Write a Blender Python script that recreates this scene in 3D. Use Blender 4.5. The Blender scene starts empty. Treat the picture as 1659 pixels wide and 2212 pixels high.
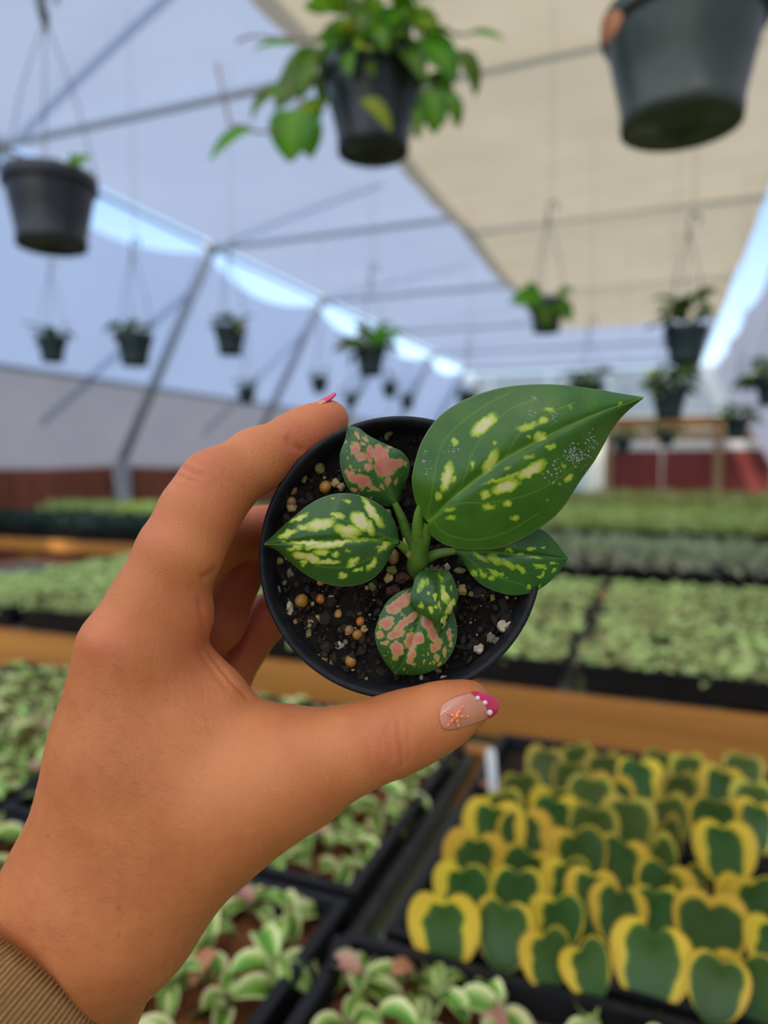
import bpy, math, random
import numpy as np
from mathutils import Vector, Matrix

# ------------------------------------------------------------------ camera, sky, sun, exposure
scene = bpy.context.scene
COL = scene.collection
FPX, CXP, CYP = 1530.0, 829.5, 1106.0          # focal length and centre in pixels of the 1659x2212 frame
YAW = math.atan((1427.0 - CXP) / FPX)           # the house runs along +Y, the phone looks a little left of it
PITCH = math.atan((1106.0 - 1000.0) / FPX)
CAMZ = 1.25
cam_d = bpy.data.cameras.new('camera')
cam_d.sensor_fit = 'VERTICAL'
cam_d.sensor_height = 36.0
cam_d.lens = 36.0 * FPX / 2212.0
cam_d.clip_start = 0.01
cam_d.clip_end = 200
cam_d.dof.use_dof = True
cam_d.dof.focus_distance = 0.193
cam_d.dof.aperture_fstop = 6.6
cam = bpy.data.objects.new('camera', cam_d)
cam.location = (0, 0, CAMZ)
cam.rotation_euler = (math.pi / 2 - PITCH, 0, YAW)
COL.objects.link(cam)
scene.camera = cam

world = bpy.data.worlds.new('world')
scene.world = world
world.use_nodes = True
wn = world.node_tree.nodes
wl = world.node_tree.links
wn.clear()
w_out = wn.new('ShaderNodeOutputWorld')
w_bg = wn.new('ShaderNodeBackground')
w_sky = wn.new('ShaderNodeTexSky')
w_sky.sky_type = 'NISHITA'
w_sky.sun_disc = False
w_sky.sun_elevation = math.radians(52)
w_sky.sun_rotation = math.radians(150)
w_sky.air_density = 1.0
w_sky.dust_density = 1.6
w_sky.ozone_density = 1.0
w_bg.inputs['Strength'].default_value = 0.40
wl.new(w_sky.outputs[0], w_bg.inputs[0])
wl.new(w_bg.outputs[0], w_out.inputs[0])

sun_d = bpy.data.lights.new('sun', 'SUN')
sun_d.energy = 5.0
sun_d.angle = math.radians(1.0)
sun_d.color = (1.0, 0.95, 0.87)
sun = bpy.data.objects.new('sun', sun_d)
sun.rotation_euler = (math.radians(38), 0, math.radians(-30))
COL.objects.link(sun)

vs = scene.view_settings
vs.view_transform = 'Standard'
vs.look = 'None'
vs.exposure = -0.38
vs.gamma = 1.0
vs.use_curve_mapping = False
scene.cycles.use_denoising = True
scene.cycles.max_bounces = 10
scene.cycles.diffuse_bounces = 5
scene.cycles.transmission_bounces = 8
scene.cycles.sample_clamp_indirect = 8.0
scene.cycles.caustics_reflective = False
scene.cycles.caustics_refractive = False

RT = np.array([math.cos(YAW), math.sin(YAW), 0.0])
FW = np.array([-math.sin(YAW) * math.cos(PITCH), math.cos(YAW) * math.cos(PITCH), -math.sin(PITCH)])
UP = np.cross(RT, FW)
EYE = np.array([0.0, 0.0, CAMZ])
rng = random.Random(7)
nrg = np.random.default_rng(7)


def at(px, py, d):
    """the place in the house seen at a pixel, d metres deep"""
    return EYE + (FW + RT * (px - CXP) / FPX - UP * (py - CYP) / FPX) * d


def on_z(px, py, z):
    v = FW + RT * (px - CXP) / FPX - UP * (py - CYP) / FPX
    return EYE + v * ((z - CAMZ) / v[2])


def to_px(p):
    v = np.asarray(p, float) - EYE
    d = v @ FW
    return CXP + FPX * (v @ RT) / d, CYP - FPX * (v @ UP) / d, d


def cam2world(V):
    """millimetres in the phone's frame (right, down, forward) to world metres"""
    V = np.asarray(V, float) * 0.001
    return EYE + V[..., 0:1] * RT - V[..., 1:2] * UP + V[..., 2:3] * FW


# ------------------------------------------------------------------ materials
def new_mat(name):
    m = bpy.data.materials.new(name)
    m.use_nodes = True
    nt = m.node_tree
    nt.nodes.clear()
    out = nt.nodes.new('ShaderNodeOutputMaterial')
    return m, nt, out


def rgba(c):
    return (c[0], c[1], c[2], 1.0)


def ramp(nt, fac, stops, interp='LINEAR'):
    r = nt.nodes.new('ShaderNodeValToRGB')
    r.color_ramp.interpolation = interp
    els = r.color_ramp.elements
    while len(els) < len(stops):
        els.new(0.5)
    for e, (p, c) in zip(els, stops):
        e.position = p
        e.color = rgba(c)
    nt.links.new(fac, r.inputs[0])
    return r.outputs[0]


def noise(nt, scale, detail=3.0, rough=0.5, coord='Object', stretch=None, dim=None):
    tc = nt.nodes.new('ShaderNodeTexCoord')
    src = tc.outputs[coord]
    if stretch:
        mp = nt.nodes.new('ShaderNodeMapping')
        mp.inputs['Scale'].default_value = stretch
        nt.links.new(src, mp.inputs[0])
        src = mp.outputs[0]
    n = nt.nodes.new('ShaderNodeTexNoise')
    n.inputs['Scale'].default_value = scale
    n.inputs['Detail'].default_value = detail
    n.inputs['Roughness'].default_value = rough
    nt.links.new(src, n.inputs['Vector'])
    return n.outputs['Fac']


def mixcol(nt, fac, a, b):
    x = nt.nodes.new('ShaderNodeMix')
    x.data_type = 'RGBA'
    for s, v in ((0, fac), (6, a), (7, b)):
        if hasattr(v, 'is_linked') or hasattr(v, 'links'):
            nt.links.new(v, x.inputs[s])
        elif s == 0:
            x.inputs[0].default_value = v
        else:
            x.inputs[s].default_value = rgba(v)
    return x.outputs[2]


def bump(nt, height, strength, dist):
    b = nt.nodes.new('ShaderNodeBump')
    b.inputs['Strength'].default_value = strength
    b.inputs['Distance'].default_value = dist
    nt.links.new(height, b.inputs['Height'])
    return b.outputs[0]


def pbsdf(nt, out, col, rough=0.5, spec=0.5, normal=None, **kw):
    p = nt.nodes.new('ShaderNodeBsdfPrincipled')
    if hasattr(col, 'links'):
        nt.links.new(col, p.inputs['Base Color'])
    else:
        p.inputs['Base Color'].default_value = rgba(col)
    if hasattr(rough, 'links'):
        nt.links.new(rough, p.inputs['Roughness'])
    else:
        p.inputs['Roughness'].default_value = rough
    p.inputs['Specular IOR Level'].default_value = spec
    for k, v in kw.items():
        p.inputs[k].default_value = v
    if normal is not None:
        nt.links.new(normal, p.inputs['Normal'])
    nt.links.new(p.outputs[0], out.inputs[0])
    return p


def simple(name, c1, c2=None, scale=20, rough=0.5, spec=0.5, bmp=None, stretch=None, detail=3, vary=0.0):
    m, nt, out = new_mat(name)
    c2 = c2 or tuple(x * 0.75 for x in c1)
    f = noise(nt, scale, detail, stretch=stretch)
    col = ramp(nt, f, [(0.3, c1), (0.7, c2)])
    if vary:
        oi = nt.nodes.new('ShaderNodeObjectInfo')
        hs = nt.nodes.new('ShaderNodeHueSaturation')
        mr = nt.nodes.new('ShaderNodeMapRange')
        mr.inputs[3].default_value = 1 - vary
        mr.inputs[4].default_value = 1 + vary
        nt.links.new(oi.outputs['Random'], mr.inputs[0])
        nt.links.new(mr.outputs[0], hs.inputs['Value'])
        nt.links.new(col, hs.inputs['Color'])
        col = hs.outputs[0]
    nrm = None
    if bmp:
        nrm = bump(nt, noise(nt, bmp[0], 4, stretch=stretch), bmp[1], bmp[2])
    pbsdf(nt, out, col, rough, spec, nrm)
    return m


def film(name, c1, c2, trans=0.6, scale=1.5, weave=None):
    """greenhouse film or shade cloth: daylight passes through it, scattered"""
    m, nt, out = new_mat(name)
    col = ramp(nt, noise(nt, scale, 4, stretch=weave), [(0.3, c1), (0.7, c2)])
    d = nt.nodes.new('ShaderNodeBsdfDiffuse')
    t = nt.nodes.new('ShaderNodeBsdfTranslucent')
    mx = nt.nodes.new('ShaderNodeMixShader')
    mx.inputs[0].default_value = trans
    nt.links.new(col, d.inputs[0])
    nt.links.new(col, t.inputs[0])
    nt.links.new(d.outputs[0], mx.inputs[1])
    nt.links.new(t.outputs[0], mx.inputs[2])
    nt.links.new(mx.outputs[0], out.inputs[0])
    return m


def leafy(name, stops, attr=None, rough=0.4, trans=0.2, vary=0.25, hue=0.02, nscale=30, namp=0.25, spec=0.45, bmp=None, coat=0.0):
    """leaf: colours along a mask (a stored attribute, or distance from the midrib in UV), part of the light shining through"""
    m, nt, out = new_mat(name)
    if attr:
        a = nt.nodes.new('ShaderNodeAttribute')
        a.attribute_name = attr
        f = a.outputs['Fac']
    else:
        uv = nt.nodes.new('ShaderNodeUVMap')
        sp = nt.nodes.new('ShaderNodeSeparateXYZ')
        nt.links.new(uv.outputs[0], sp.inputs[0])
        m1 = nt.nodes.new('ShaderNodeMath')
        m1.operation = 'MULTIPLY_ADD'
        m1.inputs[1].default_value = 2
        m1.inputs[2].default_value = -1
        nt.links.new(sp.outputs[0], m1.inputs[0])
        m2 = nt.nodes.new('ShaderNodeMath')
        m2.operation = 'ABSOLUTE'
        nt.links.new(m1.outputs[0], m2.inputs[0])
        f = m2.outputs[0]
    if namp:
        n = noise(nt, nscale, 3)
        ma = nt.nodes.new('ShaderNodeMath')
        ma.operation = 'MULTIPLY_ADD'
        ma.inputs[1].default_value = namp
        ma.inputs[2].default_value = -namp / 2
        nt.links.new(n, ma.inputs[0])
        ad = nt.nodes.new('ShaderNodeMath')
        ad.operation = 'ADD'
        ad.use_clamp = True
        nt.links.new(f, ad.inputs[0])
        nt.links.new(ma.outputs[0], ad.inputs[1])
        f = ad.outputs[0]
    col = ramp(nt, f, stops)
    if vary:
        oi = nt.nodes.new('ShaderNodeObjectInfo')
        hs = nt.nodes.new('ShaderNodeHueSaturation')
        for sock, lo, hi in (('Value', 1 - vary, 1 + vary), ('Hue', 0.5 - hue, 0.5 + hue)):
            mr = nt.nodes.new('ShaderNodeMapRange')
            mr.inputs[3].default_value = lo
            mr.inputs[4].default_value = hi
            nt.links.new(oi.outputs['Random'], mr.inputs[0])
            nt.links.new(mr.outputs[0], hs.inputs[sock])
        nt.links.new(col, hs.inputs['Color'])
        col = hs.outputs[0]
    nrm = bump(nt, noise(nt, bmp[0], 3), bmp[1], bmp[2]) if bmp else None
    p = pbsdf(nt, out, col, rough, spec, nrm)
    if coat:
        p.inputs['Coat Weight'].default_value = coat
        p.inputs['Coat Roughness'].default_value = 0.12
    if trans:
        t = nt.nodes.new('ShaderNodeBsdfTranslucent')
        nt.links.new(col, t.inputs[0])
        mx = nt.nodes.new('ShaderNodeMixShader')
        mx.inputs[0].default_value = trans
        nt.links.new(p.outputs[0], mx.inputs[1])
        nt.links.new(t.outputs[0], mx.inputs[2])
        nt.links.new(mx.outputs[0], out.inputs[0])
    return m


M = {}
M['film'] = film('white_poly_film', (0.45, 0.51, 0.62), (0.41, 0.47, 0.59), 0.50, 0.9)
M['brightened_film'] = film('brightened_white_film', (0.93, 0.92, 0.90), (0.90, 0.89, 0.87), 0.80, 0.9)  # passes more daylight than the other film: bays overhead and far end wall
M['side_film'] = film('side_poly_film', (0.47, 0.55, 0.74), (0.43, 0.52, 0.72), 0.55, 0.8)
M['side_cloth'] = film('grey_side_cloth', (0.36, 0.345, 0.37), (0.32, 0.31, 0.34), 0.50, 2.0)
M['tan_cloth'] = film('tan_shade_cloth', (0.55, 0.47, 0.33), (0.51, 0.435, 0.30), 0.50, 3.0)
M['right_cloth'] = film('grey_white_cloth', (0.55, 0.54, 0.60), (0.50, 0.50, 0.56), 0.55, 2.0)
M['steel'] = simple('galvanised_steel', (0.66, 0.70, 0.76), (0.58, 0.62, 0.69), 9, 0.45, 0.5)
M['post_steel'] = simple('post_steel', (0.42, 0.47, 0.54), (0.34, 0.38, 0.45), 9, 0.45, 0.5)
M['pale_steel'] = simple('pale_steel', (0.50, 0.56, 0.66), (0.44, 0.50, 0.60), 9, 0.5)
M['ground'] = simple('gravel_and_weeds', (0.30, 0.27, 0.17), (0.10, 0.16, 0.035), 1.7, 0.9, 0.2, (60, 0.6, 0.02), detail=8)
M['redwood'] = simple('red_brown_boards', (0.30, 0.095, 0.05), (0.20, 0.06, 0.035), 6, 0.75, 0.3, (40, 0.3, 0.004), (1, 1, 0.12), vary=0.15)
M['maroon'] = simple('maroon_panel', (0.26, 0.035, 0.025), (0.19, 0.025, 0.02), 3, 0.6)
M['pine'] = simple('orange_pine', (0.62, 0.27, 0.055), (0.44, 0.17, 0.035), 5, 0.65, 0.35, (30, 0.25, 0.003), (0.25, 4, 4), vary=0.12)
M['pine_pale'] = simple('weathered_pine', (0.50, 0.32, 0.17), (0.38, 0.22, 0.11), 6, 0.7, 0.3, None, (0.3, 4, 4), vary=0.12)
M['grey_slat'] = simple('grey_weathered_slat', (0.20, 0.18, 0.16), (0.12, 0.11, 0.10), 8, 0.85, 0.2, None, (0.3, 5, 5), vary=0.15)
M['tray'] = simple('black_tray_plastic', (0.008, 0.008, 0.009), (0.013, 0.013, 0.014), 12, 0.5, 0.22)
M['pot_black'] = simple('black_pot_plastic', (0.010, 0.013, 0.020), (0.018, 0.021, 0.030), 14, 0.36, 0.5)
M['pot_green'] = simple('dark_green_pot_plastic', (0.035, 0.050, 0.042), (0.055, 0.068, 0.058), 9, 0.38, 0.5)
M['pot_teal'] = simple('dark_slate_pot_plastic', (0.016, 0.034, 0.042), (0.010, 0.022, 0.030), 12, 0.45, 0.4)
M['wire'] = simple('grey_wire', (0.17, 0.19, 0.22), (0.12, 0.14, 0.16), 30, 0.45)
M['string'] = simple('pale_string', (0.40, 0.38, 0.34), (0.34, 0.32, 0.29), 40, 0.8)
M['coir'] = simple('red_brown_coir', (0.26, 0.090, 0.032), (0.080, 0.032, 0.014), 90, 0.95, 0.1, (140, 0.9, 0.006), detail=6)
M['dark_soil'] = simple('dark_soil', (0.020, 0.014, 0.011), (0.045, 0.030, 0.022), 70, 0.95, 0.1, (160, 0.9, 0.004), detail=6)
M['white_plastic'] = simple('white_plastic', (0.75, 0.75, 0.76), (0.66, 0.66, 0.68), 10, 0.5)
M['dry_leaf'] = simple('dry_leaf', (0.45, 0.20, 0.10), (0.30, 0.12, 0.06), 40, 0.8, 0.2, vary=0.2)
M['curl'] = leafy('cream_edged_curled_leaf', [(0.0, (0.09, 0.22, 0.010)), (0.35, (0.17, 0.32, 0.03)), (0.60, (0.42, 0.52, 0.14)), (0.90, (0.78, 0.76, 0.36))], None, 0.4, 0.12, 0.25, 0.02, 60, 0.5)
M['curl2'] = leafy('pale_striped_curled_leaf', [(0.0, (0.60, 0.64, 0.24)), (0.35, (0.20, 0.37, 0.04)), (0.7, (0.10, 0.25, 0.015)), (0.95, (0.58, 0.60, 0.24))], None, 0.4, 0.12, 0.25, 0.02, 60, 0.5)
M['curl_pink'] = leafy('pink_young_leaf', [(0.0, (0.50, 0.22, 0.15)), (0.6, (0.58, 0.30, 0.20)), (0.95, (0.40, 0.34, 0.16))], None, 0.45, 0.15, 0.2, 0.02, 50, 0.4)
M['heart'] = leafy('yellow_edged_heart_leaf', [(0.0, (0.055, 0.125, 0.026)), (0.36, (0.085, 0.165, 0.030)), (0.50, (0.36, 0.36, 0.035)), (0.62, (0.90, 0.66, 0.040)), (1.0, (0.84, 0.56, 0.055))], 'marg', 0.42, 0.06, 0.12, 0.012, 70, 0.16)
M['heart_dull'] = leafy('dull_olive_heart_leaf', [(0.0, (0.085, 0.135, 0.022)), (0.42, (0.15, 0.18, 0.028)), (0.6, (0.40, 0.38, 0.05)), (1.0, (0.66, 0.52, 0.07))], 'marg', 0.5, 0.06, 0.2, 0.015, 70, 0.2)
M['pothos'] = leafy('hanging_plant_leaf', [(0.0, (0.20, 0.38, 0.02)), (0.6, (0.10, 0.27, 0.012)), (1.0, (0.07, 0.21, 0.010))], None, 0.35, 0.45, 0.45, 0.03, 9, 0.5)
M['pothos_lime'] = leafy('lime_hanging_leaf', [(0.0, (0.50, 0.54, 0.04)), (0.6, (0.34, 0.46, 0.03)), (1.0, (0.24, 0.38, 0.02))], None, 0.4, 0.5, 0.3, 0.02, 9, 0.5)
M['far_leaf'] = leafy('far_leaf', [(0.0, (0.09, 0.18, 0.025)), (1.0, (0.05, 0.13, 0.018))], None, 0.5, 0.2, 0.35, 0.03, 9, 0.5)
M['vine'] = simple('brown_vine', (0.30, 0.20, 0.14), (0.22, 0.13, 0.09), 30, 0.7)
M['sage'] = leafy('sage_rosette', [(0.0, (0.32, 0.44, 0.09)), (0.6, (0.48, 0.56, 0.18)), (1.0, (0.70, 0.70, 0.32))], None, 0.5, 0.1, 0.35, 0.03, 40, 0.5)
M['sage_grey'] = leafy('grey_green_rosette', [(0.0, (0.22, 0.27, 0.13)), (0.6, (0.42, 0.44, 0.26)), (1.0, (0.72, 0.68, 0.54))], None, 0.5, 0.1, 0.3, 0.03, 40, 0.5)
M['blue_green'] = leafy('dark_blue_green_rosette', [(0.0, (0.025, 0.065, 0.05)), (1.0, (0.06, 0.11, 0.09))], None, 0.5, 0.1, 0.3, 0.02, 40, 0.4)
M['bright_green'] = leafy('bright_green_foliage', [(0.0, (0.36, 0.44, 0.10)), (0.5, (0.55, 0.60, 0.20)), (1.0, (0.85, 0.82, 0.50))], None, 0.5, 0.25, 0.3, 0.03, 5, 1.3)


# ------------------------------------------------------------------ mesh helpers
class MB:
    """collects faces; build() links them as one mesh object"""

    def __init__(self):
        self.v, self.f, self.uv = [], [], []

    def add(self, verts, faces):
        o = len(self.v)
        self.v += [tuple(p) for p in verts]
        self.f += [tuple(i + o for i in q) for q in faces]

    def box(self, lo, hi):
        x0, y0, z0 = lo
        x1, y1, z1 = hi
        self.add([(x0, y0, z0), (x1, y0, z0), (x1, y1, z0), (x0, y1, z0), (x0, y0, z1), (x1, y0, z1), (x1, y1, z1), (x0, y1, z1)],
                 [(0, 3, 2, 1), (4, 5, 6, 7), (0, 1, 5, 4), (1, 2, 6, 5), (2, 3, 7, 6), (3, 0, 4, 7)])

    def tube(self, pts, r, n=8, cap=True):
        pts = [Vector(p) for p in pts]
        rs = r if isinstance(r, (list, tuple)) else [r] * len(pts)
        prev = None
        rings = []
        for i, p in enumerate(pts):
            t = (pts[min(i + 1, len(pts) - 1)] - pts[max(i - 1, 0)]).normalized()
            if prev is None:
                a = Vector((0, 0, 1)) if abs(t.z) < 0.9 else Vector((1, 0, 0))
                u = t.cross(a).normalized()
            else:
                u = (prev - t * prev.dot(t)).normalized()
            prev = u
            w = t.cross(u)
            rings.append([p + (u * math.cos(2 * math.pi * k / n) + w * math.sin(2 * math.pi * k / n)) * rs[i] for k in range(n)])
        vs_ = [q for rg in rings for q in rg]
        fs = []
        for i in range(len(pts) - 1):
            for k in range(n):
                fs.append((i * n + k, i * n + (k + 1) % n, (i + 1) * n + (k + 1) % n, (i + 1) * n + k))
        if cap:
            fs.append(tuple(range(n - 1, -1, -1)))
            fs.append(tuple((len(pts) - 1) * n + k for k in range(n)))
        self.add(vs_, fs)

    def lathe(self, prof, n=32, ctr=(0, 0, 0), wob=None):
        vs_, fs = [], []
        for r, z in prof:
            for k in range(n):
                a = 2 * math.pi * k / n
                vs_.append((ctr[0] + r * math.cos(a), ctr[1] + r * math.sin(a), ctr[2] + z))
        for i in range(len(prof) - 1):
            for k in range(n):
                fs.append((i * n + k, i * n + (k + 1) % n, (i + 1) * n + (k + 1) % n, (i + 1) * n + k))
        self.add(vs_, fs)

    def mesh(self, name, m=None, smooth=False):
        me = bpy.data.meshes.new(name)
        me.from_pydata(self.v, [], self.f)
        if m:
            me.materials.append(m)
        if smooth:
            me.polygons.foreach_set('use_smooth', [True] * len(me.polygons))
        me.update()
        return me

    def build(self, name, m, parent=None, smooth=False, loc=None):
        return link(name, self.mesh(name, m, smooth), parent, loc)


def link(name, me, parent=None, loc=None, rot=None, scale=None):
    o = bpy.data.objects.new(name, me)
    COL.objects.link(o)
    if parent is not None:
        o.parent = parent
    if loc is not None:
        o.location = loc
    if rot is not None:
        o.rotation_euler = rot
    if scale is not None:
        o.scale = (scale,) * 3 if isinstance(scale, (int, float)) else scale
    return o


def tag(o, label=None, cat=None, group=None, kind=None):
    if label:
        o['label'] = label
    if cat:
        o['category'] = cat
    if group:
        o['group'] = group
    if kind:
        o['kind'] = kind
    return o


def empty(name, loc=(0, 0, 0), rz=0.0):
    o = bpy.data.objects.new(name, None)
    o.empty_display_size = 0.02
    COL.objects.link(o)
    o.location = loc
    o.rotation_euler = (0, 0, rz)
    return o


def np_mesh(name, V, F, m=None, smooth=True, uv=None, attrs=None):
    """mesh from arrays; uv and attrs are per vertex"""
    V = np.asarray(V, np.float32)
    F = np.asarray(F, np.int32)
    me = bpy.data.meshes.new(name)
    nv, nf, k = len(V), len(F), F.shape[1]
    me.vertices.add(nv)
    me.vertices.foreach_set('co', V.ravel())
    me.loops.add(nf * k)
    me.loops.foreach_set('vertex_index', F.ravel())
    me.polygons.add(nf)
    me.polygons.foreach_set('loop_start', np.arange(nf, dtype=np.int32) * k)
    me.polygons.foreach_set('loop_total', np.full(nf, k, np.int32))
    me.polygons.foreach_set('use_smooth', np.full(nf, smooth))
    if m:
        me.materials.append(m)
    if uv is not None:
        l = me.uv_layers.new(name='UVMap')
        l.data.foreach_set('uv', np.asarray(uv, np.float32)[F.ravel()].ravel())
    for an, av in (attrs or {}).items():
        a = me.attributes.new(an, 'FLOAT', 'POINT')
        a.data.foreach_set('value', np.asarray(av, np.float32))
    me.update(calc_edges=True)
    me.validate()
    return me


def grid_faces(nu, nv):
    i = np.arange(nu - 1)[:, None] * nv + np.arange(nv - 1)[None]
    i = i.ravel()
    return np.stack([i, i + 1, i + nv + 1, i + nv], 1)


def resample(pts, n):
    """smooth curve through the points, n samples evenly along it"""
    P = np.array(pts, float)
    Q = np.vstack([2 * P[0] - P[1], P, 2 * P[-1] - P[-2]])
    out = []
    for i in range(1, len(Q) - 2):
        for s in np.linspace(0, 1, 14, endpoint=False):
            a, b_, c_, d_ = Q[i - 1], Q[i], Q[i + 1], Q[i + 2]
            out.append(0.5 * (2 * b_ + (c_ - a) * s + (2 * a - 5 * b_ + 4 * c_ - d_) * s * s + (3 * b_ - a - 3 * c_ + d_) * s ** 3))
    out.append(P[-1])
    out = np.array(out)
    L = np.concatenate([[0], np.cumsum(np.linalg.norm(np.diff(out, axis=0), axis=1))])
    t = np.linspace(0, L[-1], n)
    return np.stack([np.interp(t, L, out[:, k]) for k in range(out.shape[1])], 1)


def leaf_mesh(name, L, W, m, nu=7, nv=5, fold=0.25, bend=0.5, peak=0.45, tip=1.0, twist=0.0):
    """leaf blade growing along +Y from the origin, facing +Z; bends down towards the tip"""
    us = np.linspace(0, 1, nu)
    vs_ = np.linspace(-1, 1, nv)
    V, UV = [], []
    for u in us:
        w = W / 2 * (np.sin(math.pi * min(1.0, u ** (math.log(0.5) / math.log(peak)))) ** 0.75) * (1 - 0.0 * u)
        w = max(w, W * 0.02)
        ang = bend * u
        if abs(bend) > 1e-3:
            y, z = L * math.sin(ang) / bend, -L * (1 - math.cos(ang)) / bend
        else:
            y, z = L * u, 0
        nrm = (math.sin(ang), math.cos(ang))
        for v in vs_:
            f = fold * W * 0.5 * (abs(v) ** 1.3) * (w / (W / 2))
            V.append((w * v, y + nrm[0] * f, z + nrm[1] * f))
            UV.append(((v + 1) / 2, u))
    return np_mesh(name, V, grid_faces(nu, nv), m, True, UV)


def join_leaves(name, items, m):
    """items: (leaf mesh, Matrix) -> one mesh"""
    Vs, Fs, Us, o = [], [], [], 0
    for me, mt in items:
        n = len(me.vertices)
        co = np.empty(n * 3, np.float32)
        me.vertices.foreach_get('co', co)
        co = co.reshape(-1, 3)
        R = np.array(mt)
        Vs.append(co @ R[:3, :3].T + R[:3, 3])
        vi = np.empty(len(me.loops), np.int32)
        me.loops.foreach_get('vertex_index', vi)
        uv = np.empty(len(me.loops) * 2, np.float32)
        me.uv_layers[0].data.foreach_get('uv', uv)
        pu = np.zeros((n, 2), np.float32)
        pu[vi] = uv.reshape(-1, 2)
        Us.append(pu)
        Fs.append(vi.reshape(-1, 4) + o)
        o += n
    return np_mesh(name, np.concatenate(Vs), np.concatenate(Fs), m, True, np.concatenate(Us))


def pose(az, tilt, loc=(0, 0, 0), roll=0.0, s=1.0):
    """leaf pose: points towards azimuth az, raised by tilt"""
    return Matrix.Translation(loc) @ Matrix.Rotation(az, 4, 'Z') @ Matrix.Rotation(tilt, 4, 'X') @ Matrix.Rotation(roll, 4, 'Y') @ Matrix.Scale(s, 4)


# ------------------------------------------------------------------ the house: floor, roof, walls, frame
ZE = 3.35                      # eave and flat roof height
XL, XR = -4.15, 0.70           # eaves
XLB = -5.33                    # foot of the leaning left side
SLOPE = (XL - XLB) / (ZE - 1.25)
YS = [3.57 + 2.42 * k for k in range(-2, 6)]      # frames
YS[0] = -5.2  # unseen end behind the camera, left open and placed for fill light
Y0, Y1 = YS[0], 17.0

fl = MB()
fl.add([(-14, -9, 0), (12, -9, 0), (12, 24, 0), (-14, 24, 0)], [(0, 1, 2, 3)])
tag(fl.build('floor', M['ground']), 'beige gravel floor with green weeds between the benches', 'floor', kind='structure')

ceil = tag(empty('ceiling', (0, 0, ZE)), 'flat roof of pale blue-white poly film', 'ceiling', kind='structure')


def sheet(fn, nu, nv, name, m, parent):
    V = [fn(u, v) for u in np.linspace(0, 1, nu) for v in np.linspace(0, 1, nv)]
    return link(name, np_mesh(name, V, grid_faces(nu, nv), m), parent)


bays = list(zip(YS[:-1], YS[1:])) + [(YS[-1], Y1)]
for a, b in bays:
    x1 = -1.60 if 1.0 < a and b < 11.4 else XR

    def roof(u, v, a=a, b=b, x1=x1):
        sag = 0.05 * math.sin(math.pi * v)
        return (XL + 0.02 + (x1 - XL - 0.02) * u, a + (b - a) * v, 0.045 - sag + 0.05 * (1 - u) * math.sin(math.pi * v))
    sheet(roof, 5, 11, 'film_panel', M['film'] if a > 1 else M['brightened_film'], ceil)  # unseen bays overhead get brighter film, added to light the hand from above

tan = tag(empty('shade_curtain', (0, 0, ZE)), 'tan shade cloth drawn flat under the roof on the far side of the pothos basket', 'curtain')
for a, b in bays:
    if b >= 11.4 or a < 1.0:
        continue

    def cl(u, v, a=a, b=b):
        return (-1.64 + (XR - 0.03 + 1.64) * u, a + (b - a) * v, -0.13 - 0.05 * math.sin(math.pi * v) - 0.008 * math.sin(31 * v + 5 * u))
    sheet(cl, 7, 21, 'cloth_panel', M['tan_cloth'], tan)

wl_ = tag(empty('wall_left', (XLB, 0, 0)), 'leaning side wall of blue poly film over grey cloth and red-brown boards', 'wall', kind='structure')
ZB = 2.02
for a, b in bays:
    def up(u, v, a=a, b=b):
        z = ZB + (ZE - 0.03 - ZB - 0.19 * math.sin(math.pi * v) ** 0.8) * u
        return (XL - (ZE - z) * SLOPE - XLB - 0.05, a + (b - a) * v, z)
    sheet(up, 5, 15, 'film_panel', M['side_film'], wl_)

    def lo(u, v, a=a, b=b):
        z = 1.22 + (ZB + 0.02 - 1.22) * u - 0.03 * math.sin(math.pi * v) * (1 - u)
        return (XL - (ZE - z) * SLOPE - XLB - 0.03, a + (b - a) * v, z)
    sheet(lo, 4, 9, 'cloth_panel', M['side_cloth'], wl_)
bd = MB()
bd.box((-0.02, -0.115, 0), (0.02, 0.115, 1.22))
bme = bd.mesh('board', M['redwood'])
y = -2.0
while y < Y1:
    link('board', bme, wl_, (-0.10 + rng.uniform(-0.006, 0.006), y, rng.uniform(-0.02, 0.02)))
    y += 0.236

wr = tag(empty('wall_right', (XR, 0, 0)), 'leaning side wall of grey-white cloth beyond the bright slit', 'wall', kind='structure')
for a, b in bays:
    def rg(u, v, a=a, b=b):
        z = 1.1 + (ZE - 0.06 - 0.06 * math.sin(math.pi * v) - 1.1) * u
        return (0.27 + (ZE - z) * SLOPE, a + (b - a) * v, z)
    sheet(rg, 5, 9, 'cloth_panel', M['right_cloth'], wr)

# end wall: film above, pine beam, white rail, maroon panels between pale posts, and a door opening
we = tag(empty('wall_end', (0, Y1, 0)), 'far end wall of white film, pine beam and maroon panels', 'wall', kind='structure')


def strip(name, m, x0, x1, z0, z1, t=0.03, dy=0.0):
    b = MB()
    b.box((x0, dy, z0), (x1, dy + t, z1))
    return b.build(name, m, we)


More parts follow.
